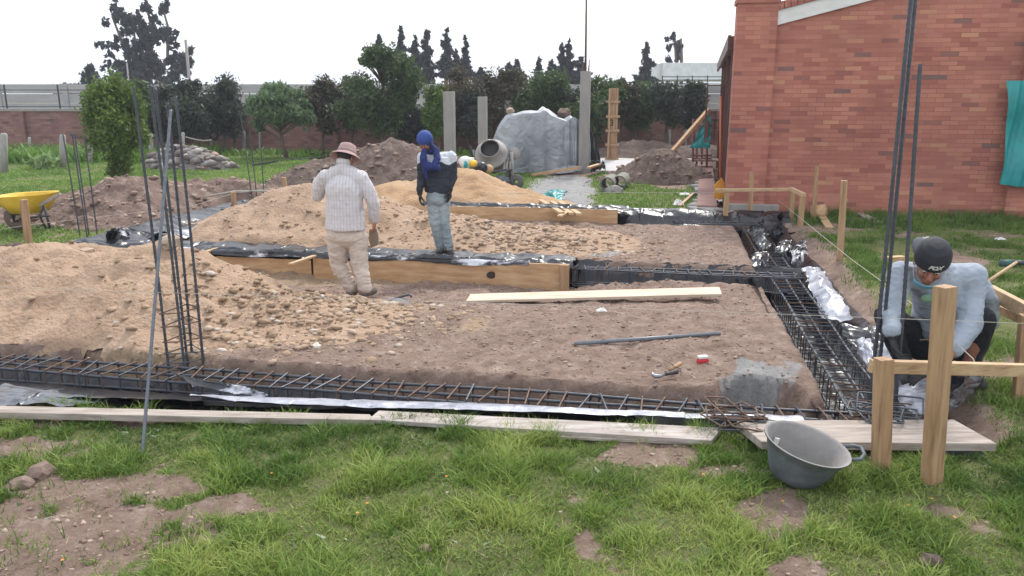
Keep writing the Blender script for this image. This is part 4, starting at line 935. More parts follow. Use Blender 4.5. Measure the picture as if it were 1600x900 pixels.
stake('short reddish stake at the right foot of the earth pile', 368, 335, 364, 300, 6.5)
stake('wooden stake at the left shoulder of the tan sand pile', 448, 316, 443, 277, 6.5)
stake('tiny stake left of the tan sand pile', 434, 320, 432, 303, 5)
fr = thing('batter_frame', 'low bent batter board frame of pale wood in front of the brick corner', 'frame', G(1133, 345))
Yf = G(1133, 345).y
mb = MB(); mb.beam(at(1118, 297, Yf), at(1238, 296, Yf-.15), .06, .05); mb.build('rail', wood_al, fr, bevel=.003)
MB().beam(at(1236, 295, Yf-.15), at(1257, 305, Yf-.6), .06, .06).build('rail', wood_al, fr, bevel=.003)
for (u, v0, v1, yy) in ((1136, 342, 297, Yf), (1254, 344, 306, Yf-.6), (1239, 330, 298, Yf+.05)):
    p = at(u, v1, yy); MB().box((p.x, p.y, p.z/2-.05), (.085, .07, p.z+.1), Matrix.Rotation(-TH, 3, 'Z')).build('leg', wood_up, fr, bevel=.003)
# ---------- strings
def string(label, pts, r=.0022): return tag(MB().tube(pts, r, 4).build('string', string_m, None, True), label, 'string')
string('taut string line across the near beam from the left edge to the post', [at(-60, 447, 5.9), at(800, 475, 5.3), at(1460, 500, 4.55), at(1640, 507, 4.5)], .0018)
string('string line from the left stake to the earth pile and tan sand', [at(-20, 362, 11.2), at(40, 352, 11.4), G(300, 322, .35), at(365, 302, 14.5), at(440, 292, 15)], .0045)
string('upper string line over the reddish earth pile', [at(295, 312, 14.5), at(365, 299, 14.7), at(436, 298, 15)], .02)
string('string line over the sand behind the two men toward the brick corner', [at(560, 290, 15), at(700, 304, 14.6), at(900, 301, 14.2), at(1135, 301, 13.6)], .004)
string('diagonal string from the bent frame to the rail by the crouching man', [at(1215, 312, 13.2), at(1330, 405, 8.8), at(1430, 478, 6), at(1520, 560, 4.8), at(1535, 590, 4.7)], .003)

# ================================================================== PLASTIC SHEETS
def crumple(X, Y, s, amp, sc=3.0):
    a = 1-np.abs(fbm(X*sc, Y*sc, 3, s)-.5)*4; b_ = 1-np.abs(fbm(X*sc*2.3+7, Y*sc*2.3, 3, s+4)-.5)*4
    return amp*(.7*a+.4*b_)
def sheet(name, label, cols, m, amp=.03, nu=120, nv=22, seed=1, sc=3.0, name_=None, parent=None, edge=.5, cat='plastic sheet', thick=False, zamp=1):
    """cols: list of cross profiles (lists of world points, all the same length) along the sheet; resampled, then crumpled"""
    K = len(cols); J = len(cols[0]); C = np.array([[list(p) for p in c] for c in cols])
    def samp(u, v):
        x = u*(K-1); i = min(int(x), K-2); f = x-i; f = f*f*(3-2*f); y = v*(J-1); j = min(int(y), J-2); g = y-j
        return (C[i, j]*(1-f)+C[i+1, j]*f)*(1-g)+(C[i, j+1]*(1-f)+C[i+1, j+1]*f)*g
    U, Vv = np.meshgrid(np.linspace(0, 1, nu), np.linspace(0, 1, nv))
    Pp = np.array([[samp(u, v) for u in np.linspace(0, 1, nu)] for v in np.linspace(0, 1, nv)])
    lu = np.linalg.norm(C[-1].mean(0)-C[0].mean(0)); lv = max(.2, np.linalg.norm(C[:, -1]-C[:, 0], axis=1).mean())
    w1 = crumple(U*lu, Vv*lv+seed, seed, amp, sc); w2 = crumple(U*lu+3, Vv*lv, seed+7, amp, sc*1.3); w3 = crumple(U*lu+9, Vv*lv+5, seed+13, amp, sc)
    Pp[..., 2] += w1*zamp; Pp[..., 0] += w2*.6; Pp[..., 1] += w3*.8
    # ragged border
    e = fbm(U*lu*4, Vv*0, 3, seed+21)-.5
    Pp[0, :, 2] += .04*e[0]*edge; Pp[-1, :, 2] += .04*e[-1]*edge; Pp[0, :, 1] -= .10*e[0]*edge; Pp[-1, :, 1] += .10*e[-1]*edge
    i = (np.arange(nv-1)[:, None]*nu+np.arange(nu-1)[None, :]).ravel()
    o = np_mesh(name, Pp.reshape(-1, 3), [np.stack([i, i+1, i+1+nu, i+nu], 1)], m, parent, smooth=True)
    if label: tag(o, label, cat)
    return o
def quad(label, pts, m, amp=.04, seed=1, nu=40, nv=30, sc=4, zamp=1, name='plastic_sheet'):
    p = [Vector(q) for q in pts]
    return sheet(name, label, [[p[0], p[0].lerp(p[3], .5), p[3]], [p[1].lerp(p[0], .5)*1.0, (p[0]+p[1]+p[2]+p[3])/4+Vector((0, 0, amp)), p[3].lerp(p[2], .5)], [p[1], p[1].lerp(p[2], .5), p[2]]], m, amp, nu, nv, seed, sc, zamp=zamp)
NA = np.linspace(-5.9, 1.75, 20)
sheet('plastic_sheet', 'black plastic lining the near trench under the rebar beam', [[P(a, float(bfront(a))+.02, .035), P(a, float(bfront(a))+.16, -.01), P(a, 4.98, -.10 if a < -2 else -.14), P(a, 5.03, -.27), P(a, 5.28, -.27), P(a, 5.37, -.16)] for a in NA], blackpl, .02, 320, 26, 3, 2.2, edge=.2)
SA = np.linspace(-3.1, .95, 12)
def fr_(a): return float(bfront(a))
sheet('plastic_sheet', 'silver side of the plastic folded over the dusty plank along the near trench', [[P(a, fr_(a)-.0+.12*sst(-2.6, -3.1, a), .05), P(a, fr_(a)+.10, .048), P(a, min(4.99, fr_(a)+.22), .01), P(a, min(5.0, fr_(a)+.25)+.01, -.08)] for a in SA], silverpl, .012, 260, 14, 5, 3, edge=.35)
quad('grey shiny fold of plastic in the near trench at the lower left', [G(0, 602, .0), G(180, 628, .0), G(90, 640, .05), G(-40, 636, .05)], mat('grey_plastic', (.12, .13, .15), (.06, .065, .08), .25, 4, bump=.5, bscale=9, bdist=.03), .03, 8)
quad('silver plastic flap lying in the near trench right of the column starter', [G(265, 585, .03), G(400, 612, .02), G(420, 625, -.02), G(300, 606, .0)], streakpl, .025, 9)
# middle trench
MA = np.linspace(-7.4, -1.0, 16)
sheet('plastic_sheet', 'black plastic spread over the middle trench behind the form boards', [[P(a, 9.20, .05), P(a, 9.3, .10), P(a, 9.5, .06), P(a, 9.72, .07), P(a, 9.9, .05-.08*sst(-4, -1.2, a))] for a in MA], blackpl, .05, 300, 26, 11, 3.0)
sheet('plastic_sheet', 'silver edge of plastic folded over the top of the form boards', [[P(a, 9.175, .075-.03*math.sin(a*2.1)**2), P(a, 9.19, .10), P(a, 9.21+.03*math.sin(a*3), .118)] for a in np.linspace(-6.4, -1.5, 16)], streakpl, .012, 220, 8, 15, 3)
MA = np.linspace(-1.05, 1.75, 8)
sheet('plastic_sheet', 'black plastic lining the middle trench under the rebar', [[P(a, 9.27, -.19), P(a, 9.32, -.24), P(a, 9.4, -.33), P(a, 9.66, -.33), P(a, 9.76, -.12), P(a, 9.83, .0)] for a in MA], blackpl, .045, 140, 28, 13, 3)
# left trench
sheet('plastic_sheet', 'crumpled black plastic over the left trench corner beside the earth pile', [[P(-7.9+o, b_, .06), P(-7.6+o, b_, .14), P(-7.2+o, b_, .05), P(-6.95+o, b_, .0)] for b_, o in ((9.2, 0), (10.2, .05), (11.3, .0), (12.4, .1), (13.6, .2))], blackpl, .06, 120, 40, 17, 2.2)
sheet('plastic_sheet', 'silver crumpled plastic fold along the left trench', [[P(-7.15+o, b_, .05), P(-6.85+o, b_, .13), P(-6.6+o, b_, .05)] for b_, o in ((10.0, 0), (10.9, .15), (11.8, .2), (12.7, .25), (13.7, .7))], streakpl, .07, 110, 26, 19, 2.6)
quad('silver and black plastic crumple beside the left column starter', [G(158, 384, .02), G(200, 388, .02), G(196, 366, .1), G(165, 366, .25)], streakpl, .09, 23, sc=5)
sheet('plastic_sheet', 'black plastic in the far trench between the earth pile and tan sand', [[P(a, 13.0, .08), P(a, 13.25, .16), P(a, 13.6, .1)] for a in (-7.4, -6.6, -5.8)], blackpl, .06, 50, 20, 27, 3)
# far trench
sheet('plastic_sheet', 'black plastic band behind the far form board', [[P(a, 12.99, .21), P(a, 13.1, .27), P(a, 13.35, .22), P(a, 13.7, .16)] for a in np.linspace(-4.0, -.5, 8)], blackpl, .035, 150, 20, 29, 2.5)
sheet('plastic_sheet', 'black plastic lining the far trench up to the brick corner', [[P(a, 12.95, -.08), P(a, 13.0, -.12), P(a, 13.45, -.10), P(a, 13.58, .05), P(a, 13.75, .13), P(a, 13.95, .10)] for a in np.linspace(-.75, 2.1, 8)], blackpl, .05, 140, 30, 31, 2.3)
# right trench
sheet('plastic_sheet', 'black plastic lining the right trench under the long rebar beam', [[P(1.08, b_, -.02), P(1.15, b_, -.12), P(1.2, b_, -.34), P(1.7, b_, -.34), P(1.82, b_, -.16), P(1.98, b_, -.06+.03*math.sin(b_*2))] for b_ in np.linspace(4.85, 13.6, 22)], blackpl, .022, 330, 30, 33, 2.2, edge=.8)
quad('large silver plastic flap draped on the right bank of the trench', [G(1252, 428, -.02), G(1283, 425, .0), G(1330, 505, -.02), G(1285, 512, -.12)], silverpl, .075, 37, 60, 36, 3.5)
quad('silver crumple on the right bank where the beams meet', [G(1228, 395, .05), G(1258, 382, .12), G(1254, 412, -.02), G(1240, 425, -.06)], streakpl, .09, 39, sc=5)
quad('black shiny crumple between the beam crossing and the right bank', [G(1205, 400, -.02), G(1222, 378, .10), G(1258, 392, .02), G(1243, 412, -.05)], blackpl, .08, 40, sc=4)
quad('silver and black plastic flap at the left bank where the beams cross', [G(1166, 366, .08), G(1184, 358, .22), G(1204, 392, .0), G(1188, 400, -.03)], streakpl, .08, 41, sc=4.5)
quad('black plastic hanging at the left bank above the beam crossing', [G(1172, 400, .02), G(1200, 398, .02), G(1203, 430, -.16), G(1176, 428, -.12)], blackpl, .05, 43)
quad('dark plastic heap at the far end of the right trench', [G(1180, 352, .02), G(1218, 338, .38), G(1222, 372, .05), G(1192, 378, .0)], blackpl, .1, 45, sc=3)
quad('dark grey sheet bent up at the far end of the trench', [G(1192, 340, .3), G(1214, 338, .36), G(1216, 376, .0), G(1194, 372, .02)], mat('dull_black_sheet', (.045, .04, .045), None, .55, 4), .04, 46)
quad('black plastic flap spread over the bank before the crouching man', [G(1310, 512, .06), G(1395, 520, .08), G(1405, 560, .03), G(1325, 552, -.08)], blackpl, .05, 47, sc=3)
quad('silver plastic fold in the trench left of the near posts', [G(1330, 535, -.02), G(1362, 540, .03), G(1362, 585, -.05), G(1345, 578, -.14)], silverpl, .06, 48, sc=4)
quad('silver plastic crumple under the black glove at the near corner', [G(1398, 620, .02), G(1450, 595, .14), G(1446, 652, .10), G(1402, 652, .05)], silverpl, .05, 49, sc=4)
quad('black plastic flap over the plank end beside the thick post', [G(1480, 580, .16), G(1540, 590, .10), G(1512, 625, .08), G(1478, 660, .12)], blackpl, .03, 50, sc=3)
quad('silver strip of plastic behind the crouching man gloves', [G(1372, 540, .1), G(1402, 545, .12), G(1405, 575, .08), G(1375, 572, .04)], silverpl, .05, 51, sc=5)
# teal net on the soil behind the far board
quad('teal net crumpled on the soil behind the wood strips', [G(836, 318, .02), G(872, 322, .03), G(884, 306, .10), G(855, 308, .05)], tealpl, .12, 53, sc=4, name='net')

# ================================================================== SMALL THINGS ON THE EARTH
pm = mat('grey_pipe', (.17, .19, .215), (.12, .13, .15), .4, 20, bump=.1)
pp = thing('steel_pipe', 'grey steel pipe lying across the earth pad', 'pipe', G(1010, 530, .02))
MB().tube([G(898, 537, .045), G(1125, 521, .045)], .017, 14).build('barrel', pm, pp, True)
hm = thing('hammer', 'claw hammer with a pale wooden handle on the earth by the corner', 'hammer', G(1040, 588, .04))
hmet = mat('bright_steel', (.35, .36, .38), (.2, .2, .22), .35, 9, bump=.1, metal=.6)
p0, p1_ = G(1024, 588, .06), G(1058, 581, .06)
MB().tube([G(1019, 581, .085), p0+Vector((-.02, .01, .01)), p0, p0+Vector((.03, 0, 0)), p0.lerp(p1_, .4)], [.004, .012, .018, .014, .012], 8).build('head', hmet, hm, True)
MB().tube([p0.lerp(p1_, .3), p1_], [.012, .017], 8).build('grip', mat('black_rubber', (.03, .03, .035), None, .6, 9), hm, True)
MB().tube([G(1046, 578, .06), G(1063, 568, .07)], [.013, .016], 8).build('wooden_handle', wood_up, hm, True)
tag(MB().tube([G(1036, 562, .03), G(1046, 566, .09), G(1056, 574, .08), G(1064, 576, .06), G(1064, 588, .02)], .0025, 5).build('wire', rub, None, True), 'bent black wire beside the hammer', 'wire')
bx_ = thing('tape_box', 'small red and white box on the earth above the hammer', 'box', G(1098, 563, .03))
c = G(1098, 563, .045); rz = Matrix.Rotation(.25, 3, 'Z')
MB().box(c-Vector((0, 0, .01)), (.085, .05, .045), rz).build('red_half', mat('red_plastic', (.6, .03, .04), None, .4, 9, bump=0), bx_, bevel=.008)
MB().box(c+Vector((0, .004, .026)), (.08, .046, .024), rz).build('white_half', whitep, bx_, bevel=.008)
k_ = 0
for (u, v, w_, h_, lab) in ((940, 486, .10, .04, 'crumpled scrap of white string on the earth'), (1448, 374, .15, .05, 'clear plastic scrap on the grass'), (921, 337, .16, .07, 'white block on the soil before the grass'), (1060, 320, .2, .12, 'crumpled white cup on the grass'), (1070, 304, .22, .06, 'white board scrap on the grass near the walkway'), (1563, 374, .14, .04, 'clear bag scrap on the verge at the right')):
    p = G(u, v, .02); mb = MB(); k_ += 1
    mb.grid([[p+Vector((w_*(i/7-.5)+.01*math.sin(j*3+k_), w_*.7*(j/7-.5), h_*(.4+.6*math.sin(i*1.3+j*1.9+k_))*math.sin(math.pi*i/7)**.5*math.sin(math.pi*j/7)**.5)) for i in range(8)] for j in range(8)])
    tag(mb.build('scrap', whitep, None, True), lab, 'scrap')
# trowel pieces at the man's feet
quad('bent grey float lying on the soil right of the hatted man feet', [G(608, 474, .03), G(640, 477, .03), G(634, 466, .05), G(606, 466, .05)], mat('grey_board', (.2, .19, .19), None, .8, 9), .01, 61, 12, 10, name='float')
tag(MB().tube([G(600, 474, .03), G(625, 464, .06), G(640, 460, .1), G(643, 464, .08)], .012, 6).build('bent_bar', steel, None, True), 'bent dark bar beside the grey float', 'bar')
# hoe on the verge
he = thing('hoe', 'hoe with a pale handle and teal blade lying on the verge at the right', 'hoe', G(1580, 412, .03))
MB().tube([G(1540, 442, .04), G(1588, 410, .10)], .018, 8).build('handle', wood_al, he, True)
MB().tube([G(1562, 412, .03), G(1586, 413, .03)], [.05, .06], 10).build('blade', mat('dark_teal_paint', (.02, .12, .11), (.03, .05, .05), .6, 9), he, True)
MB().tube([G(1584, 410, .09), G(1604, 411, .09)], .03, 8).build('socket', steel, he, True)
# bucket
rubg = mat('worn_grey_rubber', (.12, .135, .15), (.07, .08, .095), .6, 7, bump=.3, bscale=14, c3=(.22, .235, .25))
rubi = mat('cement_crust', (.30, .285, .27), (.2, .19, .185), .85, 5, bump=.4, bscale=30)
bc = G(1240, 744, .02); bk = thing('bucket', 'worn grey rubber bucket tilted on the grass before the plank', 'bucket', bc)
tilt = Matrix.Rotation(R(13), 3, 'Y') @ Matrix.Rotation(R(8), 3, 'X')
def bl(prof): return prof
BS = 1.1; outp = [(.002, 0), (.115, 0), (.13, .012), (.155, .08), (.18, .16), (.205, .235), (.217, .238), (.217, .247)]
inp = [(.217, .247), (.208, .247), (.198, .235), (.172, .16), (.148, .08), (.12, .03), (.002, .026)]
outp = [(r*1.06, z*.88) for r, z in outp]; inp = [(r*1.06, z*.88) for r, z in inp]
MB().lathe(outp, bc, tilt, 48, sx=1.02, sy=.95).build('shell', rubg, bk, True)
MB().lathe(inp, bc, tilt, 48, sx=1.02, sy=.95).build('lining', rubi, bk, True)
for s_ in (1,):
    pts = [bc+tilt @ Vector((s_*.212*1.06, y, .238*.88)) + tilt @ Vector((s_*x, 0, z)) for x, y, z in ((-.0, -.065, 0), (.05, -.06, .012), (.075, -.03, .03), (.078, .03, .035), (.05, .06, .02), (0, .065, 0))]
    MB().tube(pts, .0105, 8).build('handle', rubg, bk, True)
cr_ = tilt @ Vector((-.115, .11, .12)); mb = MB(); mb.box(bc+cr_, (.03, .012, .06), tilt); mb.build('white_tag', whitep, bk, bevel=.003)
mb = MB(); mb.ell(bc+tilt @ Vector((-.02, .02, .035)), (.07, .05, .03)); mb.build('mortar_lump', mat('mortar_lump', (.14, .115, .09), (.06, .05, .045), .9, 9, bump=.8), bk, True)
# concrete pipes
pc = mat('mossy_concrete', (.25, .25, .22), (.12, .13, .1), .9, 5, bump=.5)
for k, (u, v, lab) in enumerate(((948, 300, 'left short concrete pipe lying in the grass'), (967, 297, 'right short concrete pipe lying in the grass'))):
    c = G(u, v, 0); r = .16; c.z = r; d = Vector((.25, 1, 0)).normalized()*.75; rot = d.to_track_quat('Z', 'Y').to_matrix()
    MB_ = MB().lathe([(r, 0), (r, .85), (r*.8, .85), (r*.8, 0), (r, 0)], c, rot, 24); tag(MB_.build('concrete_pipe', pc, None, True), lab, 'pipe')

# ================================================================== COLUMNS, FORMWORK, HEAP, MIXER
def ccol(label, u0, u1, vb, vt, group=None, extra=None):
    g = G((u0+u1)/2, vb); w_ = (u1-u0)*(g-Vector((0, 0, H))).length*.985/F; tp = at((u0+u1)/2, vt, g.y)
    t = thing('concrete_column', label, 'column', (g.x, g.y, 0))
    MB().box((g.x, g.y+w_/2, tp.z/2-.05), (w_, w_, tp.z+.1), Matrix.Rotation(-TH, 3, 'Z')).build('shaft', concrete, t, bevel=.012)
    mb = MB()
    for i in (-.3, .3):
        for j in (.25, .7):
            mb = MB(); mb.tube([(g.x+i*w_, g.y+j*w_, tp.z-.05), (g.x+i*w_*1.05, g.y+j*w_, tp.z+rnd.uniform(.12, .3) if not extra else tp.z+extra*(1 if (i < 0 and j < .5) else .16))], .012, 6); mb.build('starter_bar', rust, t, True)
    return t
ccol('concrete column behind the blue hooded man', 695.5, 711, 272, 143)
ccol('concrete column left of the plastic covered heap, above the mixer', 748, 761, 252, 151)
ccol('shorter looking concrete column behind the heap', 789, 800, 240, 157)
tc_ = ccol('tall concrete column at the right end of the heap, rods on top', 905, 920, 272, 111)
p = at(915, 111, G(912, 272).y+.1); tag(MB().tube([p-Vector((0, 0, .3)), at(917, -60, p.y)], [.03, .02], 8).build('steel_rod', rust, None, True), 'very long thin rod rising from the tall concrete column out of the frame', 'rod')
fg = G(955, 252); ff = thing('column_form', 'timber column form with four clamps and a black 3 painted on it', 'formwork', (fg.x, fg.y, 0)); sc_ = fg.y/F*1.0
zt = at(955, 138, fg.y).z; wf_ = 12.5*fg.y/F
MB().box((fg.x, fg.y, zt/2), (wf_, wf_, zt), Matrix.Rotation(-TH, 3, 'Z')).build('panel', wood_up, ff, bevel=.01)
for k in range(-1, 2, 2): MB().box((fg.x+k*wf_*.45, fg.y-wf_*.58, zt/2), (.06, .05, zt), Matrix.Rotation(-TH, 3, 'Z')).build('batten', wood_up, ff, bevel=.004)
for v in (159, 182, 204, 226, 248): z_ = at(955, v, fg.y).z; MB().box((fg.x, fg.y-wf_*.5, z_), (wf_*1.65, .12, .07), Matrix.Rotation(-TH, 3, 'Z')).build('clamp', wood_up, ff, bevel=.004)
tcv = bpy.data.curves.new('digit', 'FONT'); tcv.body = '3'; tcv.size = .28; tcv.extrude = .004; tcv.align_x = 'CENTER'; tcv.align_y = 'CENTER'
to = bpy.data.objects.new('digit', tcv); to.rotation_euler = (R(90), 0, -TH)
to.location = (0, 0, 0); COL.objects.link(to); bpy.context.view_layer.update()
me = bpy.data.meshes.new_from_object(to.evaluated_get(bpy.context.evaluated_depsgraph_get())); bpy.data.objects.remove(to)
me.transform(Matrix.Translation(Vector((0, 0, 0))) @ Matrix.Rotation(-TH, 4, 'Z') @ Matrix.Rotation(R(90), 4, 'X')); bk_ = mat('black_paint_and_shade', (.02, .02, .02), None, .7, 9, bump=0); me.materials.clear(); me.materials.append(bk_)
dg = bpy.data.objects.new('digit', me); COL.objects.link(dg); dg.parent = ff; dg.location = (-.01-ST*wf_*.52, -wf_*.55, at(955, 192, fg.y).z)

# plastic covered heap
hp = thing('covered_heap', 'heap of materials under translucent grey plastic beside the tall column', 'covered heap', G(850, 262))
trp, Nt, Lt, bt_ = nodes('translucent_tarp'); bt_.inputs['Base Color'].default_value = (.45, .47, .5, 1); bt_.inputs['Roughness'].default_value = .35
tcn = Nt.new('ShaderNodeTexCoord'); nn_ = Nt.new('ShaderNodeTexNoise'); nn_.inputs['Scale'].default_value = 1.1; nn_.inputs['Detail'].default_value = 5; Lt.new(tcn.outputs['Object'], nn_.inputs['Vector'])
rr_ = ramp(Nt, [(.3, (.20, .215, .24)), (.5, (.285, .30, .325)), (.72, (.40, .41, .43))]); Lt.new(nn_.outputs[0], rr_.inputs[0]); Lt.new(rr_.outputs[0], bt_.inputs['Base Color'])
nb_ = Nt.new('ShaderNodeTexNoise'); nb_.inputs['Scale'].default_value = 3; nb_.inputs['Detail'].default_value = 6; nb_.inputs['Distortion'].default_value = 1.2; Lt.new(tcn.outputs['Object'], nb_.inputs['Vector']); bb_ = Nt.new('ShaderNodeBump'); bb_.inputs['Distance'].default_value = .16; bb_.inputs['Strength'].default_value = .6; Lt.new(nb_.outputs[0], bb_.inputs['Height']); Lt.new(bb_.outputs[0], bt_.inputs['Normal'])
def drape(cx_, cy_, ra, rb, sil, seed, m, nm, parent, folds=.05):
    """closed drape: sil(x) top height over normalised x in -1..1"""
    rows = []
    for j in range(34):
        t = j/33; row = []
        for k in range(150):
            th = 2*math.pi*k/150; ct, st = math.cos(th), math.sin(th)
            se = (abs(ct)**4+abs(st)**4)**-.25 if True else 1
            rr = (1-(t)**3*.16)*(1 if t < .72 else math.cos((t-.72)/.28*math.pi/2)**.7+1e-4)
            fo = folds*(1-t)*(math.sin(th*13+seed)+.6*math.sin(th*29+seed*2+t*3)+.4*math.sin(th*47))
            fo += folds*.35*(1-abs(mnoise.noise(Vector((th*3+t*2.5, t*2.2, seed))))*4)*min(1, t*3)*(t < .9)
            x = ct*se*(ra*rr+fo); y = st*se*(rb*rr+fo); hh = sil(max(-1, min(1, x/ra)))
            tz = min(1, t/.72); z = hh*tz*(1 if t > .2 else 1)+.05*mnoise.noise(Vector((x*2, y*2, seed)))*(t > .1) - (.07*(math.sin(x*5+seed)*math.cos(y*4)) if t > .7 else 0)
            row.append(Vector((cx_+x, cy_+y, max(0.0, z))))
        rows.append(row)
    return MB().grid(rows, 0, True).build(nm, m, parent, True)
hx = G(845, 272); s_px = (hx.y+1.2)/F
def sil1(x):
    pts = [(-1, .62), (-.82, 1.22), (-.6, 1.62), (-.2, 1.66), (.05, 1.72), (.15, 1.82), (.25, 1.70), (.6, 1.45), (.8, 1.3), (1, 1.1)]
    for (x0, y0), (x1, y1) in zip(pts, pts[1:]):
        if x <= x1: return .93*(y0+(y1-y0)*(x-x0)/(x1-x0))
    return pts[-1][1]
drape(at(838, 200, hx.y+1.4).x, hx.y+1.45, 73*s_px, 1.15, sil1, 3, trp, 'cover', hp)
drape(at(893, 200, hx.y+1.1).x, hx.y+1.0, 24*s_px, .8, lambda x: 1.42-.25*abs(x), 8, trp, 'cover', hp, .06)
drape(at(921, 200, hx.y+1.2).x, hx.y+1.5, 15*s_px, .9, lambda x: 1.35-.75*max(0, x+.2), 11, blackpl, 'black_cover', hp, .05)
tag(MB().beam(G(832, 273, .05), G(905, 262, .3), .1, .07).build('wood_strip', wood_wet, None, bevel=.005), 'orange plank holding down the foot of the plastic cover', 'plank')
quad('loose grey plastic tail at the foot of the covered heap', [G(850, 275, .02), G(905, 272, .02), G(910, 261, .2), G(870, 266, .1)], trp, .08, 66, sc=3)
quad('black plastic bundle right of the tall concrete column', [G(921, 271, .02), G(944, 269, .02), G(940, 257, .25), G(921, 258, .35)], blackpl, .12, 67, sc=3)
tag(MB().beam(G(920, 262, .35), G(936, 257, .35), .1, .05).build('wood_strip', wood_wet, None, bevel=.005), 'short plank on the black plastic bundle', 'plank')
stone(881, 180, .18, 'brown clod on top of the covered heap', brst, seed=17, Y=hx.y+1.2); stone(797, 176, .12, 'pale stone on top of the covered heap at the left', tanst, seed=18, Y=hx.y+1.2)
# concrete mixer
mg = G(775, 292); mY = mg.y; mxr = thing('concrete_mixer', 'old grey concrete mixer with its drum mouth tilted up beside the heap', 'concrete mixer', (mg.x, mg.y, 0))
mm = mat('mixer_paint', (.30, .285, .27), (.17, .165, .165), .75, 3, bump=.4, bscale=15, c3=(.38, .36, .33)); ps_ = mY/F
dc = at(768, 242, mY); axis = Vector((-.12, -.80, .58)).normalized(); rot = axis.to_track_quat('Z', 'Y').to_matrix()
R0 = 25*ps_
prof = [(R0*.35, -R0*1.25), (R0*.78, -R0*.95), (R0*.99, -R0*.3), (R0*1.0, 0), (R0*1.02, .01), (R0*1.02, .06), (R0*.98, .07), (R0*.62, R0*.75), (R0*.64, R0*.79), (R0*.60, R0*.80), (R0*.56, R0*.74), (R0*.9, .05), (R0*.9, -R0*.3), (R0*.7, -R0*.85), (.001, -R0*.9)]
MB().lathe(prof, dc, rot, 36).build('drum', mm, mxr, True)
MB().lathe([(.001, -.01), (R0*.545, -.005), (R0*.54, .0)], dc+axis*R0*.5, rot, 24).build('drum_shade_disc', bk_, mxr, True)  # black disc set in the drum mouth, painting the shade of its hollow
fr2 = mat('mixer_frame', (.06, .06, .065), (.10, .085, .07), .7, 6)
for s_ in (-1, 1):
    x = dc.x+s_*R0*1.15; MB().tube([(x-s_*.12, mY-.4, 0), (x, mY, dc.z-.1), (x, mY+.1, dc.z+.1)], .03, 7).build('leg', fr2, mxr, True); MB().tube([(x, mY+.5, 0), (x, mY, dc.z)], .03, 7).build('leg', fr2, mxr, True)
MB().tube([(dc.x-R0*1.6, mY-.25, .32), (dc.x+R0*1.3, mY-.25, .42)], .025, 7).build('crossbar', fr2, mxr, True)
hb = [at(735, 228, mY), at(737, 240, mY), at(742, 262, mY), at(748, 275, mY)]; MB().tube(hb, .022, 6).build('lever', bk_, mxr, True)
MB().tube([at(752, 256, mY), at(742, 248, mY), at(744, 270, mY-.1)], .022, 6).build('lever', bk_, mxr, True)
MB().lathe([(.001, -.05), (10*ps_, -.05), (10*ps_, .05), (.001, .05)], at(803, 240, mY+.3), Matrix.Rotation(R(80), 3, 'X'), 28).build('motor_guard', mm, mxr, True)
MB().tube([at(799, 238, mY), at(800, 262, mY), (at(803, 270, mY).x, mY, 0)], .04, 8).build('stand', mm, mxr, True)
MB().lathe([(.05, -.06), (11*ps_, -.05), (12*ps_, 0), (11*ps_, .05), (.05, .06)], at(806, 284, mY-.1), Matrix.Rotation(R(75), 3, 'X'), 24).build('wheel', mat('mud_rubber', (.12, .115, .11), None, .9, 6, bump=.5), mxr, True)
for k in range(3): MB().tube([at(789+k*4, 252, mY-.2), at(787+k*5, 265, mY-.25)], .015, 5).build('spoke', mm, mxr)
pu = thing('pail', 'dark overturned pail with faceted sides below the mixer', 'pail', G(782, 293, 0)); pcx = G(781, 294, 0)
MB().lathe([(.001, .30), (.12, .28), (.17, .22), (.17, .02), (.15, 0)], pcx, Matrix.Rotation(.3, 3, 'Y'), 8).build('pail_body', mat('dark_pail', (.10, .115, .135), None, .5, 5), pu)
quad('grey cement puddle edge board by the mixer', [G(785, 300, .03), G(812, 299, .03), G(810, 293, .05), G(790, 293, .05)], concrete, .01, 69, 12, 8, name='board_scrap')
# yellow and white sack
sk = thing('sack', 'white green and yellow printed sack on the sand left of the mixer', 'sack', G(727, 262, .4)); c = at(728, 254, 17.2)
MB().lathe([(.001, -.13), (.2, -.12), (.25, -.03), (.2, .07), (.1, .12), (.03, .2), (.001, .2)], c, Matrix.Rotation(1.1, 3, 'Y'), 14, sx=.62, sy=.8).build('sack_body', mat('white_sack', (.62, .62, .6), (.5, .52, .5), .6, 5), sk, True)
MB().ell(c+Vector((.16, -.1, -.01)), (.09, .12, .08)).build('yellow_panel', mat('yellow_print', (.8, .5, .04), None, .6, 5), sk, True)
MB().ell(c+Vector((.0, -.14, -.03)), (.05, .08, .09)).build('teal_panel', tealpl, sk, True)
tag(MB().ell(at(752, 262, 17.6), (.14, .12, .13)).build('bag', blackpl, None, True), 'small black bag beside the mixer lever', 'bag')
tag(MB().ell(at(763, 264, 17.7), (.12, .1, .1)).build('bag', wood_wet, None, True), 'small tan bag beside the black bag under the mixer', 'bag')
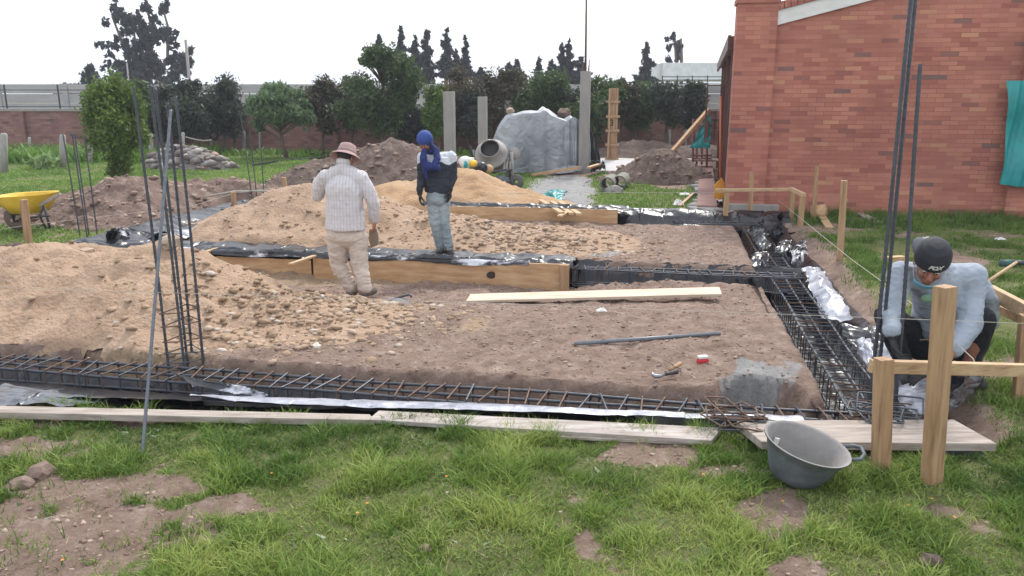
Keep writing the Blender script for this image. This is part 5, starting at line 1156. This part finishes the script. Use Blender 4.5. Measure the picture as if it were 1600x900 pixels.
# scaffold with teal plastic, prop
sg = G(1090, 268); sf = thing('scaffold', 'rusty tube scaffold beside the building', 'scaffold', (sg.x, sg.y, 0)); ry = sg.y
mred = mat('rust_red_tube', (.22, .07, .05), (.13, .05, .04), .7, 6)
for (u, yy) in ((1083, 0), (1089, .5), (1097, 1.0), (1105, 0)): MB().tube([at(u, 268, ry+yy)*1.0-Vector((0, 0, .3)), at(u, 186, ry+yy)], .03, 6).build('upright', mred, sf, True)
for v in (196, 224, 243, 248): MB().tube([at(1083, v, ry), at(1112, v, ry)], .022, 6).build('crossbar', mred, sf, True)
MB().box(at(1098, 250, ry+.3), (.95, .5, .05)).build('deck', wood_old, sf)
quad('teal plastic sheet hung on the scaffold by the building', [at(1077, 233, ry-.1), at(1108, 233, ry-.1), at(1110, 180, ry+.1), at(1098, 195, ry)], tealpl, .08, 71, sc=3)
tag(MB().beam(at(1040, 249, 20.5), at(1107, 172, 21.5), .10, .09).build('prop', wood_wet, None, bevel=.004), 'long slanting timber prop leaning on the building over the dark earth', 'prop')
stake('thin green stake on the slab behind the dark earth', 1061, 253, 1061, 233, 2)
# loose board and bricks at the footing / path
for k in range(9):
    u = 1098+((k*37) % 17); v = 285+k*6; tag(MB().box(G(u, v, .04), (.42+.1*(k % 3), .5, .07), Matrix.Rotation(k*.7, 3, 'Z')).build('paving_stone', greyst, None, bevel=.02), 'grey uneven paving stone beside the brick walkway', 'paving stone', 'paving stones beside the brick walkway')

# ================================================================== WHEELBARROW
wg = G(30, 362); wy = wg.y; wb = thing('wheelbarrow', 'yellow wheelbarrow on the lawn at the left edge, handles to the right', 'wheelbarrow', (wg.x, wy, 0))
yel = mat('worn_yellow', (.62, .40, .03), (.48, .30, .03), .5, 4, bump=.1, c3=(.72, .50, .08))
def W(u, v, dy=0): return at(u, v, wy+dy)
def ringp(z_, x0, x1, y0, y1, n=28):
    out = []
    for k in range(n):
        th = 2*math.pi*k/n; ct, st = math.cos(th), math.sin(th); se = (abs(ct)**3.5+abs(st)**3.5)**(-1/3.5)
        out.append(Vector(((x0+x1)/2+(x1-x0)/2*ct*se, (y0+y1)/2+(y1-y0)/2*st*se, z_)))
    return out
xl, xr = W(-4, 310).x, W(85, 310).x; zt = W(40, 306).z; zb_ = W(40, 330).z; tr = MB(); rows = []
for (t, i_) in ((0, 0), (.5, 0), (1, 0), (1.03, 0), (1.0, .03), (.5, .02), (0, .02)):
    z_ = zb_+(zt-zb_)*t; r_ = ringp(z_, xl+.28*(1-t)+i_, xr-.16*(1-t)-i_, wy-.30-.06*t+i_, wy+.24+.1*t-i_)
    for p in r_: p.z += (p.x-xl)*.05*t
    rows.append(r_)
tr.grid(rows, 0, True); tr.add([], []); ro = len(tr.v); tr.f.append(list(range(ro-28, ro))); tr.mi.append(0); tr.f.append(list(range(0, 28))[::-1]); tr.mi.append(0); tr.build('tray', yel, wb, True)
MB().lathe([(.05, -.05), (.15, -.05), (.185, -.03), (.195, 0), (.185, .03), (.15, .05), (.05, .05)], W(27, 342, -.05)+Vector((0, 0, .02)), Matrix.Rotation(R(90), 3, 'X') @ Matrix.Rotation(0, 3, 'Z'), 24).build('wheel', mat('muddy_tyre', (.17, .115, .09), (.09, .07, .06), .9, 6, bump=.5), wb, True)
for dy in (-.25, .22):
    MB().beam(W(18, 345, dy*.4), W(94, 303, dy*1.1), .035, .05).build('handle', wood_old, wb, bevel=.004)
    MB().tube([W(12, 318, dy), W(22, 345, dy*.5), W(28, 345, dy*.4)], .016, 6).build('fork', wm, wb, True)
    MB().tube([W(68, 322, dy), W(62, 338, dy), W(72, 357, dy)], .018, 6).build('leg', wm, wb, True)
    MB().tube([W(70, 325, dy), W(78, 357, dy)], .018, 6).build('leg', wm, wb, True); MB().tube([W(45, 340, dy), W(78, 337, dy)], .016, 6).build('brace', wm, wb, True)
# leafy plant in the weeds
lp = thing('leafy_plant', 'pale broad leaved plant in the weeds above the wheelbarrow', 'plant', G(68, 258)); c = G(68, 258, .1)
leaves('foliage', lp, [((c.x, c.y, .2), (.45, .3, .2))], 120, .09, leafmat('pale_leaf', (.25, .36, .14), (.12, .2, .07), (.4, .5, .25)), .3, 5)
# ================================================================== PEOPLE
def fuse(name, mb, m, parent, voxel=.009, smooth=3, fold=0, fscale=9, mats=None, matfn=None, keep=None, fdir=(1, 1, 1), seed=0):
    """union of overlapping closed pieces into ONE continuous surface, relaxed, with optional cloth folds"""
    me = bpy.data.meshes.new(name); me.from_pydata([tuple(v) for v in mb.v], [], mb.f)
    o = bpy.data.objects.new(name, me); COL.objects.link(o)
    bm = bmesh.new(); bm.from_mesh(me); bmesh.ops.recalc_face_normals(bm, faces=bm.faces); bm.to_mesh(me); bm.free()
    r = o.modifiers.new('r', 'REMESH'); r.mode = 'VOXEL'; r.voxel_size = voxel; r.use_smooth_shade = True
    s = o.modifiers.new('s', 'SMOOTH'); s.iterations = smooth; s.factor = .5
    dg_ = bpy.context.evaluated_depsgraph_get(); me2 = bpy.data.meshes.new_from_object(o.evaluated_get(dg_))
    bpy.data.objects.remove(o); me2.name = name
    if fold:
        n = len(me2.vertices); no = [v.normal.copy() for v in me2.vertices]
        for v, q in zip(me2.vertices, no):
            c = v.co; p_ = Vector((c.x*fdir[0], c.y*fdir[1], c.z*fdir[2]))*fscale+Vector((seed, 0, 0))
            a = mnoise.noise(p_)+.5*(1-abs(mnoise.noise(p_*1.9))*2.5)
            v.co = v.co+q*fold*a
    me2.materials.clear()
    for mm_ in (mats or [m]): me2.materials.append(mm_)
    if matfn:
        for p_ in me2.polygons: p_.material_index = matfn(p_.center)
    off = parent.location
    me2.transform(Matrix.Translation(-off)); me2.polygons.foreach_set('use_smooth', [True]*len(me2.polygons))
    o = bpy.data.objects.new(name, me2); COL.objects.link(o); o.parent = parent
    return o
def limb(mb, pts, rs, n=14):
    pts = [Vector(p) for p in pts]
    for i in range(len(pts)-1): mb.cap(pts[i], pts[i+1], rs[i], rs[i+1], n)
def obox(mb, c, r, rot=None): mb.ell(c, r, 18, 12, rot)
def hand(mb, wrist, d, palm_n, side, s=1.0, curl=.5, thumb_curl=.4):
    """wrist point, d = hand direction, palm_n = direction the palm faces, side = thumb side direction"""
    d = Vector(d).normalized(); pn = Vector(palm_n); pn = (pn-d*pn.dot(d)).normalized(); sd = Vector(side); sd = (sd-d*sd.dot(d)-pn*sd.dot(pn)).normalized()
    W_ = Vector(wrist); L_ = .085*s
    for k in (-1, -.33, .33, 1): mb.cap(W_+d*.005+sd*k*.016*s, W_+d*L_+sd*k*.028*s, .017*s, .0125*s, 8)
    for k, (o, l) in enumerate(((.030, .068), (.011, .078), (-.010, .072), (-.030, .056))):
        b_ = W_+d*L_+sd*o*s; c_ = b_; dd = d.copy(); rr = .0098*s
        for j, f in enumerate((.45, .32, .25)):
            an = curl*(.6+.5*j)+.06*k; dd = (dd*math.cos(an)+pn*math.sin(an)).normalized(); e = c_+dd*l*f*s; mb.cap(c_, e, rr, rr*.9, 8); c_ = e; rr *= .9
    b_ = W_+d*.022*s+sd*.024*s; dd = (d*.75+sd*.8+pn*.25).normalized(); c_ = b_; rr = .013*s
    for j, l in enumerate((.04, .032, .026)):
        e = c_+dd*l*s; mb.cap(c_, e, rr, rr*.88, 8); c_ = e; rr *= .88; dd = (dd+pn*thumb_curl+d*.3-sd*.15).normalized()
skin = mat('skin', (.36, .17, .105), (.30, .13, .08), .5, 6, bump=.05, bscale=60)
skind = mat('tanned_skin', (.30, .125, .08), (.24, .095, .06), .5, 6, bump=.05, bscale=60)
hairm = mat('dark_hair', (.018, .014, .013), None, .6, 30, bump=.4)
glovem = mat('black_glove', (.022, .022, .024), (.012, .012, .013), .75, 30, bump=.3, bscale=80)
eyem = mat('eye', (.6, .58, .55), None, .3, 9, bump=0); pupm = mat('pupil', (.01, .01, .01), None, .2, 9, bump=0)
def head(mb, c, rot, s=1.0):
    """c = head centre; rot maps x right, y forward (face), z up"""
    c = Vector(c)
    def q(x, y, z): return c+rot @ Vector((x, y, z))*s
    mb.ell(q(0, -.012, .03), (.076*s, .095*s, .088*s), 20, 14, rot); mb.ell(q(0, .02, -.035), (.062*s, .072*s, .075*s), 18, 12, rot)
    mb.ell(q(0, .045, -.085), (.035*s, .036*s, .028*s), 14, 10, rot)
    mb.cap(q(0, .083, .008), q(0, .108, -.028), .010*s, .0155*s, 10)      # nose
    mb.ell(q(0, .077, .024), (.052*s, .018*s, .012*s), 14, 8, rot)          # brow
    for k in (-1, 1):
        mb.ell(q(k*.036, .07, -.025), (.022*s, .02*s, .02*s), 12, 8, rot); mb.ell(q(k*.079, -.01, -.012), (.010*s, .020*s, .032*s), 12, 8, rot); mb.cap(q(k*.010, .100, -.030), q(k*.014, .092, -.030), .008*s, .006*s, 8)
    mb.ell(q(0, .085, -.060), (.026*s, .013*s, .008*s), 12, 8, rot); mb.ell(q(0, .084, -.071), (.022*s, .013*s, .008*s), 12, 8, rot)
    return q
def face_bits(q, rot, parent, s=1.0):
    for k in (-1, 1):
        MB().ell(q(k*.031, .082, .004), (.012*s, .007*s, .0075*s), 12, 8, rot).build('eye', eyem, parent, True)
        MB().ell(q(k*.031, .0885, .002), (.005*s, .003*s, .005*s), 10, 6, rot).build('pupil', pupm, parent, True)
        MB().tube([q(k*.018, .094, .020), q(k*.033, .092, .025), q(k*.050, .080, .020)], .0035*s, 6).build('eyebrow', hairm, parent, True)
def frame(yaw, pitch=0, roll=0): return (Matrix.Rotation(yaw, 3, 'Z') @ Matrix.Rotation(roll, 3, 'Y') @ Matrix.Rotation(pitch, 3, 'X'))

# ---------------------------------------------------------------- man with the bucket hat, seen from behind
b0_ = G(566, 466, -.115); m1 = thing('person', 'man in checked shirt, beige trousers and pinkish sun hat seen from behind', 'person', b0_)
O1 = b0_.copy(); Y1 = O1.y
def A1_(u, v, dy=0): return at(u, v, Y1+dy)
yaw1 = R(-20); f1 = frame(yaw1) @ Vector((0, 1, 0))
hipL, hipR = A1_(527, 372), A1_(557, 372, .02); knL, knR = A1_(529, 418, .04), A1_(562, 418, .0); anL, anR = A1_(549, 457, .02), A1_(570, 456, -.06)
neck = A1_(537, 264, .05); hc = A1_(541, 252, .10); shL, shR = A1_(508, 283, .06), A1_(565, 285, .0); wst = A1_(542, 345)
elL, wrL = A1_(497, 312, .16), A1_(497, 288, .36); elR, wrR = A1_(583, 323, -.02), A1_(585, 350, .06)
body = MB(); limb(body, [neck-Vector((0, 0, .05)), neck+Vector((0, 0, .06)), hc], [.06, .055, .06]); hr = frame(yaw1, R(-28)); q1 = head(body, hc+Vector((0, 0, .0)), hr, 1.0)
limb(body, [wst, (shL+shR)/2-Vector((0, 0, .08))], [.09, .09]); limb(body, [shL+Vector((.04, 0, -.02)), elL, wrL], [.05, .038, .028]); limb(body, [shR+Vector((-.04, 0, -.02)), elR, wrR], [.05, .038, .028])
limb(body, [wst, (hipL+hipR)/2], [.09, .10]); limb(body, [hipL, knL, anL], [.08, .055, .04]); limb(body, [hipR, knR, anR], [.08, .055, .04])
limb(body, [anL, anL+f1*.1-Vector((0, 0, .05))], [.04, .03]); limb(body, [anR, anR+f1*.1-Vector((0, 0, .05))], [.04, .03])
hand(body, wrR, (-.05, .1, -1), (-1, .2, 0), (-.1, 1, 0), 1.02, .45); hand(body, wrL, (-.3, 1, .1), (0, 0, -1), (1, 0, 0), 1.0, .5)
fuse('body', body, skin, m1, .0065, 2)
chk, Nc, Lc, bchk = nodes('checked_cloth'); tcc = Nc.new('ShaderNodeTexCoord'); sxc = Nc.new('ShaderNodeSeparateXYZ'); Lc.new(tcc.outputs['Object'], sxc.inputs[0])
def line(inp, fr, th):
    a = Nc.new('ShaderNodeMath'); a.operation = 'MULTIPLY'; a.inputs[1].default_value = fr; Lc.new(inp, a.inputs[0]); b_ = Nc.new('ShaderNodeMath'); b_.operation = 'FRACT'; Lc.new(a.outputs[0], b_.inputs[0]); c_ = Nc.new('ShaderNodeMath'); c_.operation = 'LESS_THAN'; c_.inputs[1].default_value = th; Lc.new(b_.outputs[0], c_.inputs[0]); return c_.outputs[0]
mxx = Nc.new('ShaderNodeMath'); Lc.new(line(sxc.outputs[0], 30, .25), mxx.inputs[0]); l2_ = Nc.new('ShaderNodeMath'); l2_.operation = 'MULTIPLY'; l2_.inputs[1].default_value = .5; Lc.new(line(sxc.outputs[2], 24, .2), l2_.inputs[0]); Lc.new(l2_.outputs[0], mxx.inputs[1])
rc = ramp(Nc, [(0, (.56, .54, .54)), (1, (.47, .44, .465))]); Lc.new(mxx.outputs[0], rc.inputs[0]); Lc.new(rc.outputs[0], bchk.inputs['Base Color']); bchk.inputs['Roughness'].default_value = .9
sh = MB(); upc = (shL+shR)/2
sh.lathe([(.001, -.02), (.225, 0), (.218, .03), (.212, .10), (.208, .2), (.205, .32), (.212, .40), (.20, .46), (.155, .52), (.08, .565), (.001, .57)], A1_(541, 364, .02), frame(yaw1), 32, sx=1.0, sy=.80)
limb(sh, [shL+Vector((.035, 0, .0)), neck-Vector((0, 0, .05)), shR-Vector((.035, 0, .0))], [.078, .075, .078]); limb(sh, [neck-Vector((0, .01, .03)), neck+Vector((0, -.01, .005))], [.07, .062])
limb(sh, [shL, shL.lerp(elL, .5)+Vector((-.015, 0, 0)), elL, wrL-(wrL-elL)*.15], [.080, .075, .066, .052]); limb(sh, [shR, shR.lerp(elR, .5)+Vector((.01, 0, 0)), elR, wrR-(wrR-elR)*.05], [.080, .074, .066, .05])
fuse('shirt', sh, chk, m1, .0085, 14, .012, 6, fdir=(1.6, 1.6, .9))
MB().lathe([(.067, -.025), (.074, -.02), (.070, .028), (.062, .03)], neck+Vector((0, 0, .03)), frame(yaw1, R(-8)), 28).build('collar', chk, m1, True)
MB().lathe([(.036, -.012), (.04, 0), (.036, .012)], wrR+Vector((0, 0, .0)), frame(0), 18).build('watch_strap', rub, m1, True)
tr = MB(); trm = mat('beige_cotton', (.56, .48, .41), (.46, .38, .32), .9, 5, bump=.2, bscale=30)
limb(tr, [A1_(543, 362), A1_(543, 374)], [.12, .14]); tr.ell(A1_(543, 375, .0), (.195, .14, .12)); limb(tr, [hipL+Vector((.01, 0, 0)), knL, anL-Vector((0, 0, -.01))], [.118, .092, .074]); limb(tr, [hipR, knR, anR], [.118, .092, .074])
fuse('trousers', tr, trm, m1, .0085, 8, .013, 8, fdir=(.8, .8, 1.8))
bo = mat('dusty_boot', (.17, .14, .12), (.10, .085, .075), .85, 6, bump=.3)
for a_, s_ in ((anL, -1), (anR, 1)):
    k = MB(); ff_ = (f1+Vector((s_*.25, 0, 0))).normalized(); limb(k, [a_, a_-Vector((0, 0, .04))], [.058, .058]); limb(k, [a_-Vector((0, 0, .055))-ff_*.03, a_-Vector((0, 0, .06))+ff_*.14], [.048, .042]); fuse('boot', k, bo, m1, .007, 2)
hatm = mat('dusty_pink_hat', (.40, .27, .25), (.32, .21, .2), .9, 8, bump=.2)
hq = q1(0, -.005, .06)
MB().lathe([(.001, .085), (.06, .083), (.084, .07), (.094, .03), (.102, -.02), (.112, -.032), (.150, -.055), (.172, -.075), (.174, -.079), (.146, -.062), (.104, -.038), (.096, -.03), (.001, -.0)], hq, hr, 36).build('hat', hatm, m1, True)
MB().lathe([(.1045, -.022), (.103, -.002), (.1005, 0)], hq, hr, 36).build('hat_band', mat('hat_band', (.25, .17, .16), None, .9), m1, True)
MB().ell(q1(0, -.03, .005), (.082, .09, .075), 18, 12, hr).build('hair', hairm, m1, True)
fl = MB(); c_ = wrR+Vector((-.02, .06, -.09)); fl.prism([c_+Vector(v) for v in ((-.05, 0, .02), (.03, 0, .03), (.05, 0, -.07), (.04, 0, -.15), (-.035, 0, -.185), (-.06, 0, -.1))], (0, .022, 0))
tag(fl.build('hand_float', mat('dusty_board', (.25, .19, .14), None, .85, 6), None, bevel=.003), 'brown board scrap hanging from the right hand of the man in the hat', 'board')
wp = wrL+Vector((-.03, .09, .0)); tag(MB().lathe([(.001, -.05), (.035, -.05), (.045, .04), (.041, .04), (.03, -.042)], wp, frame(.4, .7), 20).build('cup', whitep, None, True), 'white cup held in the far hand of the man in the hat', 'cup')

# ---------------------------------------------------------------- man with the blue hood
b0_ = G(695, 402, .02); m2 = thing('person', 'man with blue hood and scarf, white and navy sweater and pale jeans looking down', 'person', b0_); Y2 = b0_.y
def A2_(u, v, dy=0): return at(u, v, Y2+dy)
yaw2 = R(168); f2 = frame(yaw2) @ Vector((0, 1, 0))
neck = A2_(673, 236, 0); hc = A2_(664, 222, -.10); shL, shR = A2_(661, 246, -.04), A2_(704, 246, .03); wst = A2_(684, 295)
elL, wrL = A2_(659, 281, -.02), A2_(656, 301, -.08); elR, wrR = A2_(707, 277, .04), A2_(703, 296, -.04)
hipL, hipR = A2_(677, 308), A2_(692, 308, .02); knL, knR = A2_(680, 348, -.04), A2_(694, 346, -.02); anL, anR = A2_(688, 388, .04), A2_(702, 390, .0)
body = MB(); hr = frame(yaw2, R(-38)); q2 = head(body, hc, hr, .98); limb(body, [neck-Vector((0, 0, .06)), neck, hc], [.06, .055, .06])
limb(body, [wst, (shL+shR)/2-Vector((0, 0, .06))], [.08, .08]); limb(body, [shL, elL, wrL], [.045, .036, .027]); limb(body, [shR, elR, wrR], [.045, .036, .027]); limb(body, [wst, (hipL+hipR)/2], [.08, .1])
limb(body, [hipL, knL, anL], [.075, .05, .038]); limb(body, [hipR, knR, anR], [.075, .05, .038])
bdy2 = fuse('body', body, skind, m2, .0065, 2); face_bits(q2, hr, m2, .98)
for wr_, pn, lb in ((wrL, (1, .2, 0), 0), (wrR, (-1, .2, 0), 0)):
    k = MB(); hand(k, wr_, (0, -.1, -1), pn, (0, -1, 0), 1.14, .45); limb(k, [wr_+Vector((0, 0, .06)), wr_-Vector((0, 0, .01))], [.042, .035]); fuse('glove', k, glovem, m2, .0055, 2)
swn = mat('navy_sweater', (.028, .033, .05), (.02, .024, .036), .9, 8, bump=.3, bscale=50); sww = mat('white_sweater', (.60, .63, .66), (.5, .53, .56), .9, 8, bump=.2, bscale=50)
sw = MB(); sw.lathe([(.001, -.02), (.165, 0), (.178, .04), (.176, .15), (.172, .28), (.185, .36), (.15, .43), (.08, .47), (.001, .47)], A2_(684, 300, .01), frame(yaw2, 0, R(-3)), 30, sx=.96, sy=.78)
limb(sw, [shL+Vector((.02, 0, -.01)), shR-Vector((.02, 0, .01))], [.072, .075]); limb(sw, [neck-Vector((0, 0, .05)), neck], [.075, .06])
limb(sw, [shL, elL, wrL+Vector((0, 0, .04))], [.070, .056, .045]); limb(sw, [shR, elR, wrR+Vector((0, 0, .04))], [.075, .060, .046])
zsp = A2_(690, 254).z
fuse('sweater', sw, None, m2, .008, 9, .011, 9, mats=[swn, sww], matfn=lambda c: 1 if c.z > zsp-.30*abs(c.x-(A2_(684, 250).x+.02))*0 - .02*math.sin(c.x*30) else 0, fdir=(1, 1, 1.5))
jn = MB(); jm = mat('pale_jeans', (.26, .31, .33), (.19, .235, .26), .9, 5, bump=.2, bscale=40, c3=(.36, .40, .41)); limb(jn, [A2_(684, 298), A2_(684, 310)], [.125, .13]); jn.ell(A2_(684, 308, .02), (.15, .12, .11))
limb(jn, [hipL, knL, anL+Vector((0, 0, .01))], [.092, .070, .055]); limb(jn, [hipR, knR, anR+Vector((0, 0, .01))], [.092, .070, .055]); fuse('jeans', jn, jm, m2, .008, 3, .009, 10, fdir=(.9, .9, 1.8))
for a_, s_ in ((anL, -1), (anR, -.1)):
    k = MB(); ff_ = (f2+Vector((s_*.8, 0, 0))).normalized(); limb(k, [a_+Vector((0, 0, .05)), a_-Vector((0, 0, .03))], [.054, .055]); limb(k, [a_-Vector((0, 0, .058))-ff_*.02, a_-Vector((0, 0, .065))+ff_*.15], [.048, .042]); fuse('boot', k, bo, m2, .007, 2)
hdm = mat('royal_blue_cloth', (.03, .065, .26), (.022, .05, .19), .85, 6, bump=.2, bscale=30); hdn = mat('indigo_cloth', (.018, .032, .15), (.013, .022, .10), .85, 6, bump=.2, bscale=30)
k = MB(); k.ell(q2(0, -.02, .04), (.098, .108, .098), 22, 16, hr); k.ell(q2(0, -.05, -.04), (.088, .072, .10), 20, 12, hr); fuse('hood', k, hdm, m2, .007, 3, .004, 9)
k = MB(); limb(k, [A2_(663, 234, -.16), A2_(661, 248, -.18), A2_(664, 262, -.17), A2_(667, 277, -.15)], [.03, .042, .038, .022]); limb(k, [q2(-.07, 0, -.05), A2_(682, 236, -.10), A2_(684, 248, -.16), A2_(679, 259, -.19)], [.036, .038, .04, .04]); limb(k, [A2_(670, 260, -.18), A2_(684, 262, -.17)], [.05, .045]); k.ell(A2_(672, 236, -.03), (.09, .08, .05)); fuse('scarf', k, hdn, m2, .007, 2, .010, 10, fdir=(2, 1, .6))

# ---------------------------------------------------------------- crouching man
b0_ = G(1478, 600, -.0); m3 = thing('person', 'crouching man in light grey sweatshirt and backward black cap tying rebar at the corner', 'person', b0_); Y3 = b0_.y
def A3_(u, v, dy=0): return at(u, v, Y3+dy)
gs = mat('grey_sweatshirt', (.30, .34, .395), (.28, .32, .372), .9, 5, bump=.15, bscale=60, c3=(.33, .37, .425)); bkm = mat('black_cloth', (.016, .017, .024), (.010, .011, .016), .85, 6, bump=.3, bscale=30)
yaw3 = R(170)
hc = A3_(1455, 411, -.30); hr = frame(R(158), R(-31), R(-6)); S3 = 1.2
shL, shR = A3_(1407, 428, -.10), A3_(1520, 432, -.02); elL, wrL = A3_(1396, 482, -.22), A3_(1394, 524, -.42); elR, wrR = A3_(1514, 508, -.20), A3_(1478, 562, -.45)
neck = A3_(1468, 420, -.10); hips = A3_(1470, 535, .30); mid_ = A3_(1472, 478, .12)
knL, knR = A3_(1385, 492, -.02), A3_(1536, 500, .0); anL, anR = A3_(1415, 578, .10), A3_(1505, 590, .02); hipL, hipR = A3_(1440, 540, .30), A3_(1500, 540, .30)
body = MB(); q3 = head(body, hc, hr, S3); limb(body, [neck+Vector((0, .05, -.02)), hc+Vector((0, .05, -.0))], [.062, .06]); limb(body, [hips, mid_, neck-Vector((0, 0, .12))], [.11, .11, .09])
limb(body, [shL, elL, wrL], [.05, .04, .03]); limb(body, [shR, elR, wrR], [.052, .044, .033]); limb(body, [hipL, knL, anL], [.08, .058, .04]); limb(body, [hipR, knR, anR], [.08, .058, .04])
hL = (.25, -.25, -1); hR = (-.9, -.35, -.42)
limb(body, [wrR, wrR+Vector(hR)*.09], [.034, .03]); fuse('body', body, skind, m3, .0065, 2); face_bits(q3, hr, m3, S3)
k = MB(); hand(k, wrL+Vector((.0, 0, -.01)), hL, (.7, -.5, 0), (-.2, -1, 0), 1.26, .75); limb(k, [wrL-Vector(hL)*.025, wrL], [.036, .038]); fuse('glove', k, glovem, m3, .0055, 2)
k = MB(); hw = wrR+Vector(hR)*.10; hand(k, hw, (-1, -.15, -.35), (0, .3, -1), (-.2, -1, .2), 1.28, .4); limb(k, [hw-Vector(hR)*.01, hw+Vector((-.03, 0, -.01))], [.046, .048]); fuse('glove', k, glovem, m3, .0055, 2)
sw = MB(); limb(sw, [mid_+Vector((0, .02, -.10)), mid_, neck-Vector((0, -.05, .09))], [.185, .19, .16]); limb(sw, [shL+Vector((.05, .03, -.02)), shR-Vector((.05, 0, .02))], [.10, .11]); limb(sw, [neck-Vector((0, -.02, .05)), neck+Vector((-.01, -.0, .0))], [.10, .08]); sw.ell(A3_(1480, 452, .05), (.19, .17, .17))
limb(sw, [shL, elL, wrL+Vector((0, .01, .03))], [.088, .070, .055]); limb(sw, [shR, shR.lerp(elR, .55)+Vector((.01, .03, 0)), elR, wrR-(wrR-elR)*.32], [.098, .090, .086, .066])
limb(sw, [A3_(1542, 470, .16), A3_(1550, 505, .14)], [.075, .05]); limb(sw, [A3_(1530, 450, .14), A3_(1542, 470, .16)], [.08, .075])
fuse('sweatshirt', sw, gs, m3, .009, 12, .008, 10, fdir=(.9, 1, 1.7)); 
tr = MB(); tr.ell(hips, (.2, .17, .15)); limb(tr, [hipL, A3_(1412, 512, .1), knL], [.12, .10, .082]); limb(tr, [knL, anL], [.08, .062]); limb(tr, [hipR, A3_(1520, 525, .12), knR], [.12, .105, .088]); limb(tr, [knR, A3_(1524, 540, .05), anR], [.09, .08, .064]); limb(tr, [hips+Vector((0, 0, .1)), mid_-Vector((0, 0, .05))], [.15, .13])
fuse('trousers', tr, bkm, m3, .009, 3, .010, 8)
for a_, s_ in ((anL, -.4), (anR, .2)):
    k = MB(); ff_ = Vector((s_, -1, 0)).normalized(); a_ = Vector((a_.x, a_.y, .11)); limb(k, [a_, a_-Vector((0, 0, .03))], [.06, .06]); limb(k, [a_-Vector((0, 0, .06)), a_-Vector((0, 0, .062))+ff_*.17], [.052, .045]); fuse('boot', k, mat('dark_boot', (.05, .048, .045), None, .8, 6, bump=.2), m3, .007, 2)
capm = mat('black_cap', (.020, .022, .030), (.015, .016, .022), .8, 6, bump=.15, bscale=50)
k = MB(); cr = hr @ Matrix.Rotation(R(10), 3, 'X'); k.lathe([(.001, .128*S3), (.04*S3, .122*S3), (.075*S3, .10*S3), (.093*S3, .06*S3), (.097*S3, .025*S3), (.095*S3, .0), (.001, .0)], q3(0, -.012, .012), hr, 36, sx=.98, sy=1.14); fuse('cap', k, capm, m3, .006, 2)
bp_ = []; 
for j in range(5):
    row = []
    for i in range(13):
        an = math.pi*(i/12)-math.pi; r0 = .088+(.0+.075*(j/4))*math.sin(-an)**.8
        row.append(q3(-.02, -.02, .022)+hr @ (Matrix.Rotation(R(35), 3, 'Z') @ Vector((math.cos(an)*(.088), (math.sin(an))*(.098+.085*(j/4)*abs(math.sin(an))**.3), -.012*(j/4)**2+.012*(1-abs(math.cos(an))))))*S3)
    bp_.append(row)
bm_ = MB(); bm_.grid(bp_); bi = bm_.build('cap_bill', mat('cap_bill', (.06, .065, .085), None, .8, 6), m3, True); sdm = bi.modifiers.new('s', 'SOLIDIFY'); sdm.thickness = .006
# white mark on the front band of the cap
tcv = bpy.data.curves.new('mark', 'FONT'); tcv.body = 'FOX'; tcv.size = .036; tcv.extrude = .0012; tcv.offset = .0012; tcv.align_x = 'CENTER'; tcv.align_y = 'CENTER'; tcv.shear = .35
to = bpy.data.objects.new('mark', tcv); COL.objects.link(to); bpy.context.view_layer.update()
me = bpy.data.meshes.new_from_object(to.evaluated_get(bpy.context.evaluated_depsgraph_get())); bpy.data.objects.remove(to)
RX, RY = .0955*S3, .1135*S3
for v in me.vertices:
    x, y, z = v.co; an = x*1.3/RY + .12
    v.co = (q3(0, -.012, .012)+hr @ Vector((-math.sin(an)*(RX+.0035+z)*1.0, math.cos(an)*(RY+.0035+z), .050+y*1.15)))-m3.location
me.materials.clear(); me.materials.append(whitep); mk = bpy.data.objects.new('cap_mark', me); COL.objects.link(mk); mk.parent = m3
me.flip_normals()
# surgical mask pulled under the chin with ear loop
msk = mat('light_blue_mask', (.20, .50, .66), None, .8, 9, bump=.1)
rows = []
for j in range(7):
    row = []
    for i in range(17):
        an = (i/16-.5)*2.2; t = j/6
        row.append(q3(-math.sin(an)*(.074-.006*t), .045+math.cos(an)*(.062-.03*t)-.012, -.078-.045*t-.010*math.cos(an*1.4)))
    rows.append(row)
mk_ = MB().grid(rows).build('mask', msk, m3, True); sdm = mk_.modifiers.new('s', 'SOLIDIFY'); sdm.thickness = .004
for s_ in (-1, 1): MB().tube([q3(s_*.066, .06, -.085), q3(s_*.08, .04, -.04), q3(s_*.084, .0, .02), q3(s_*.082, -.03, -.01), q3(s_*.07, .02, -.09)], .0022, 5).build('ear_loop', whitep, m3, True)
MB().ell(q3(0, -.035, -.005), (.084*S3, .085*S3, .07*S3), 18, 12, hr).build('hair', hairm, m3, True)
# green print at the collar
pr = MB(); c_ = A3_(1450, 466, -.16); pr.ell(c_, (.055, .012, .03)); pr.build('green_print', mat('green_print', (.12, .25, .14), (.2, .3, .22), .9, 40), m3, True)
# nail in the post
pn_ = at(1438, 531, G(1453, 757).y+.02); tag(MB().tube([pn_, pn_+Vector((.075, .0, .0))], .0035, 6).build('nail', rust, None, True), 'long nail sticking out of the thick post', 'nail')

m1.location.z += .045
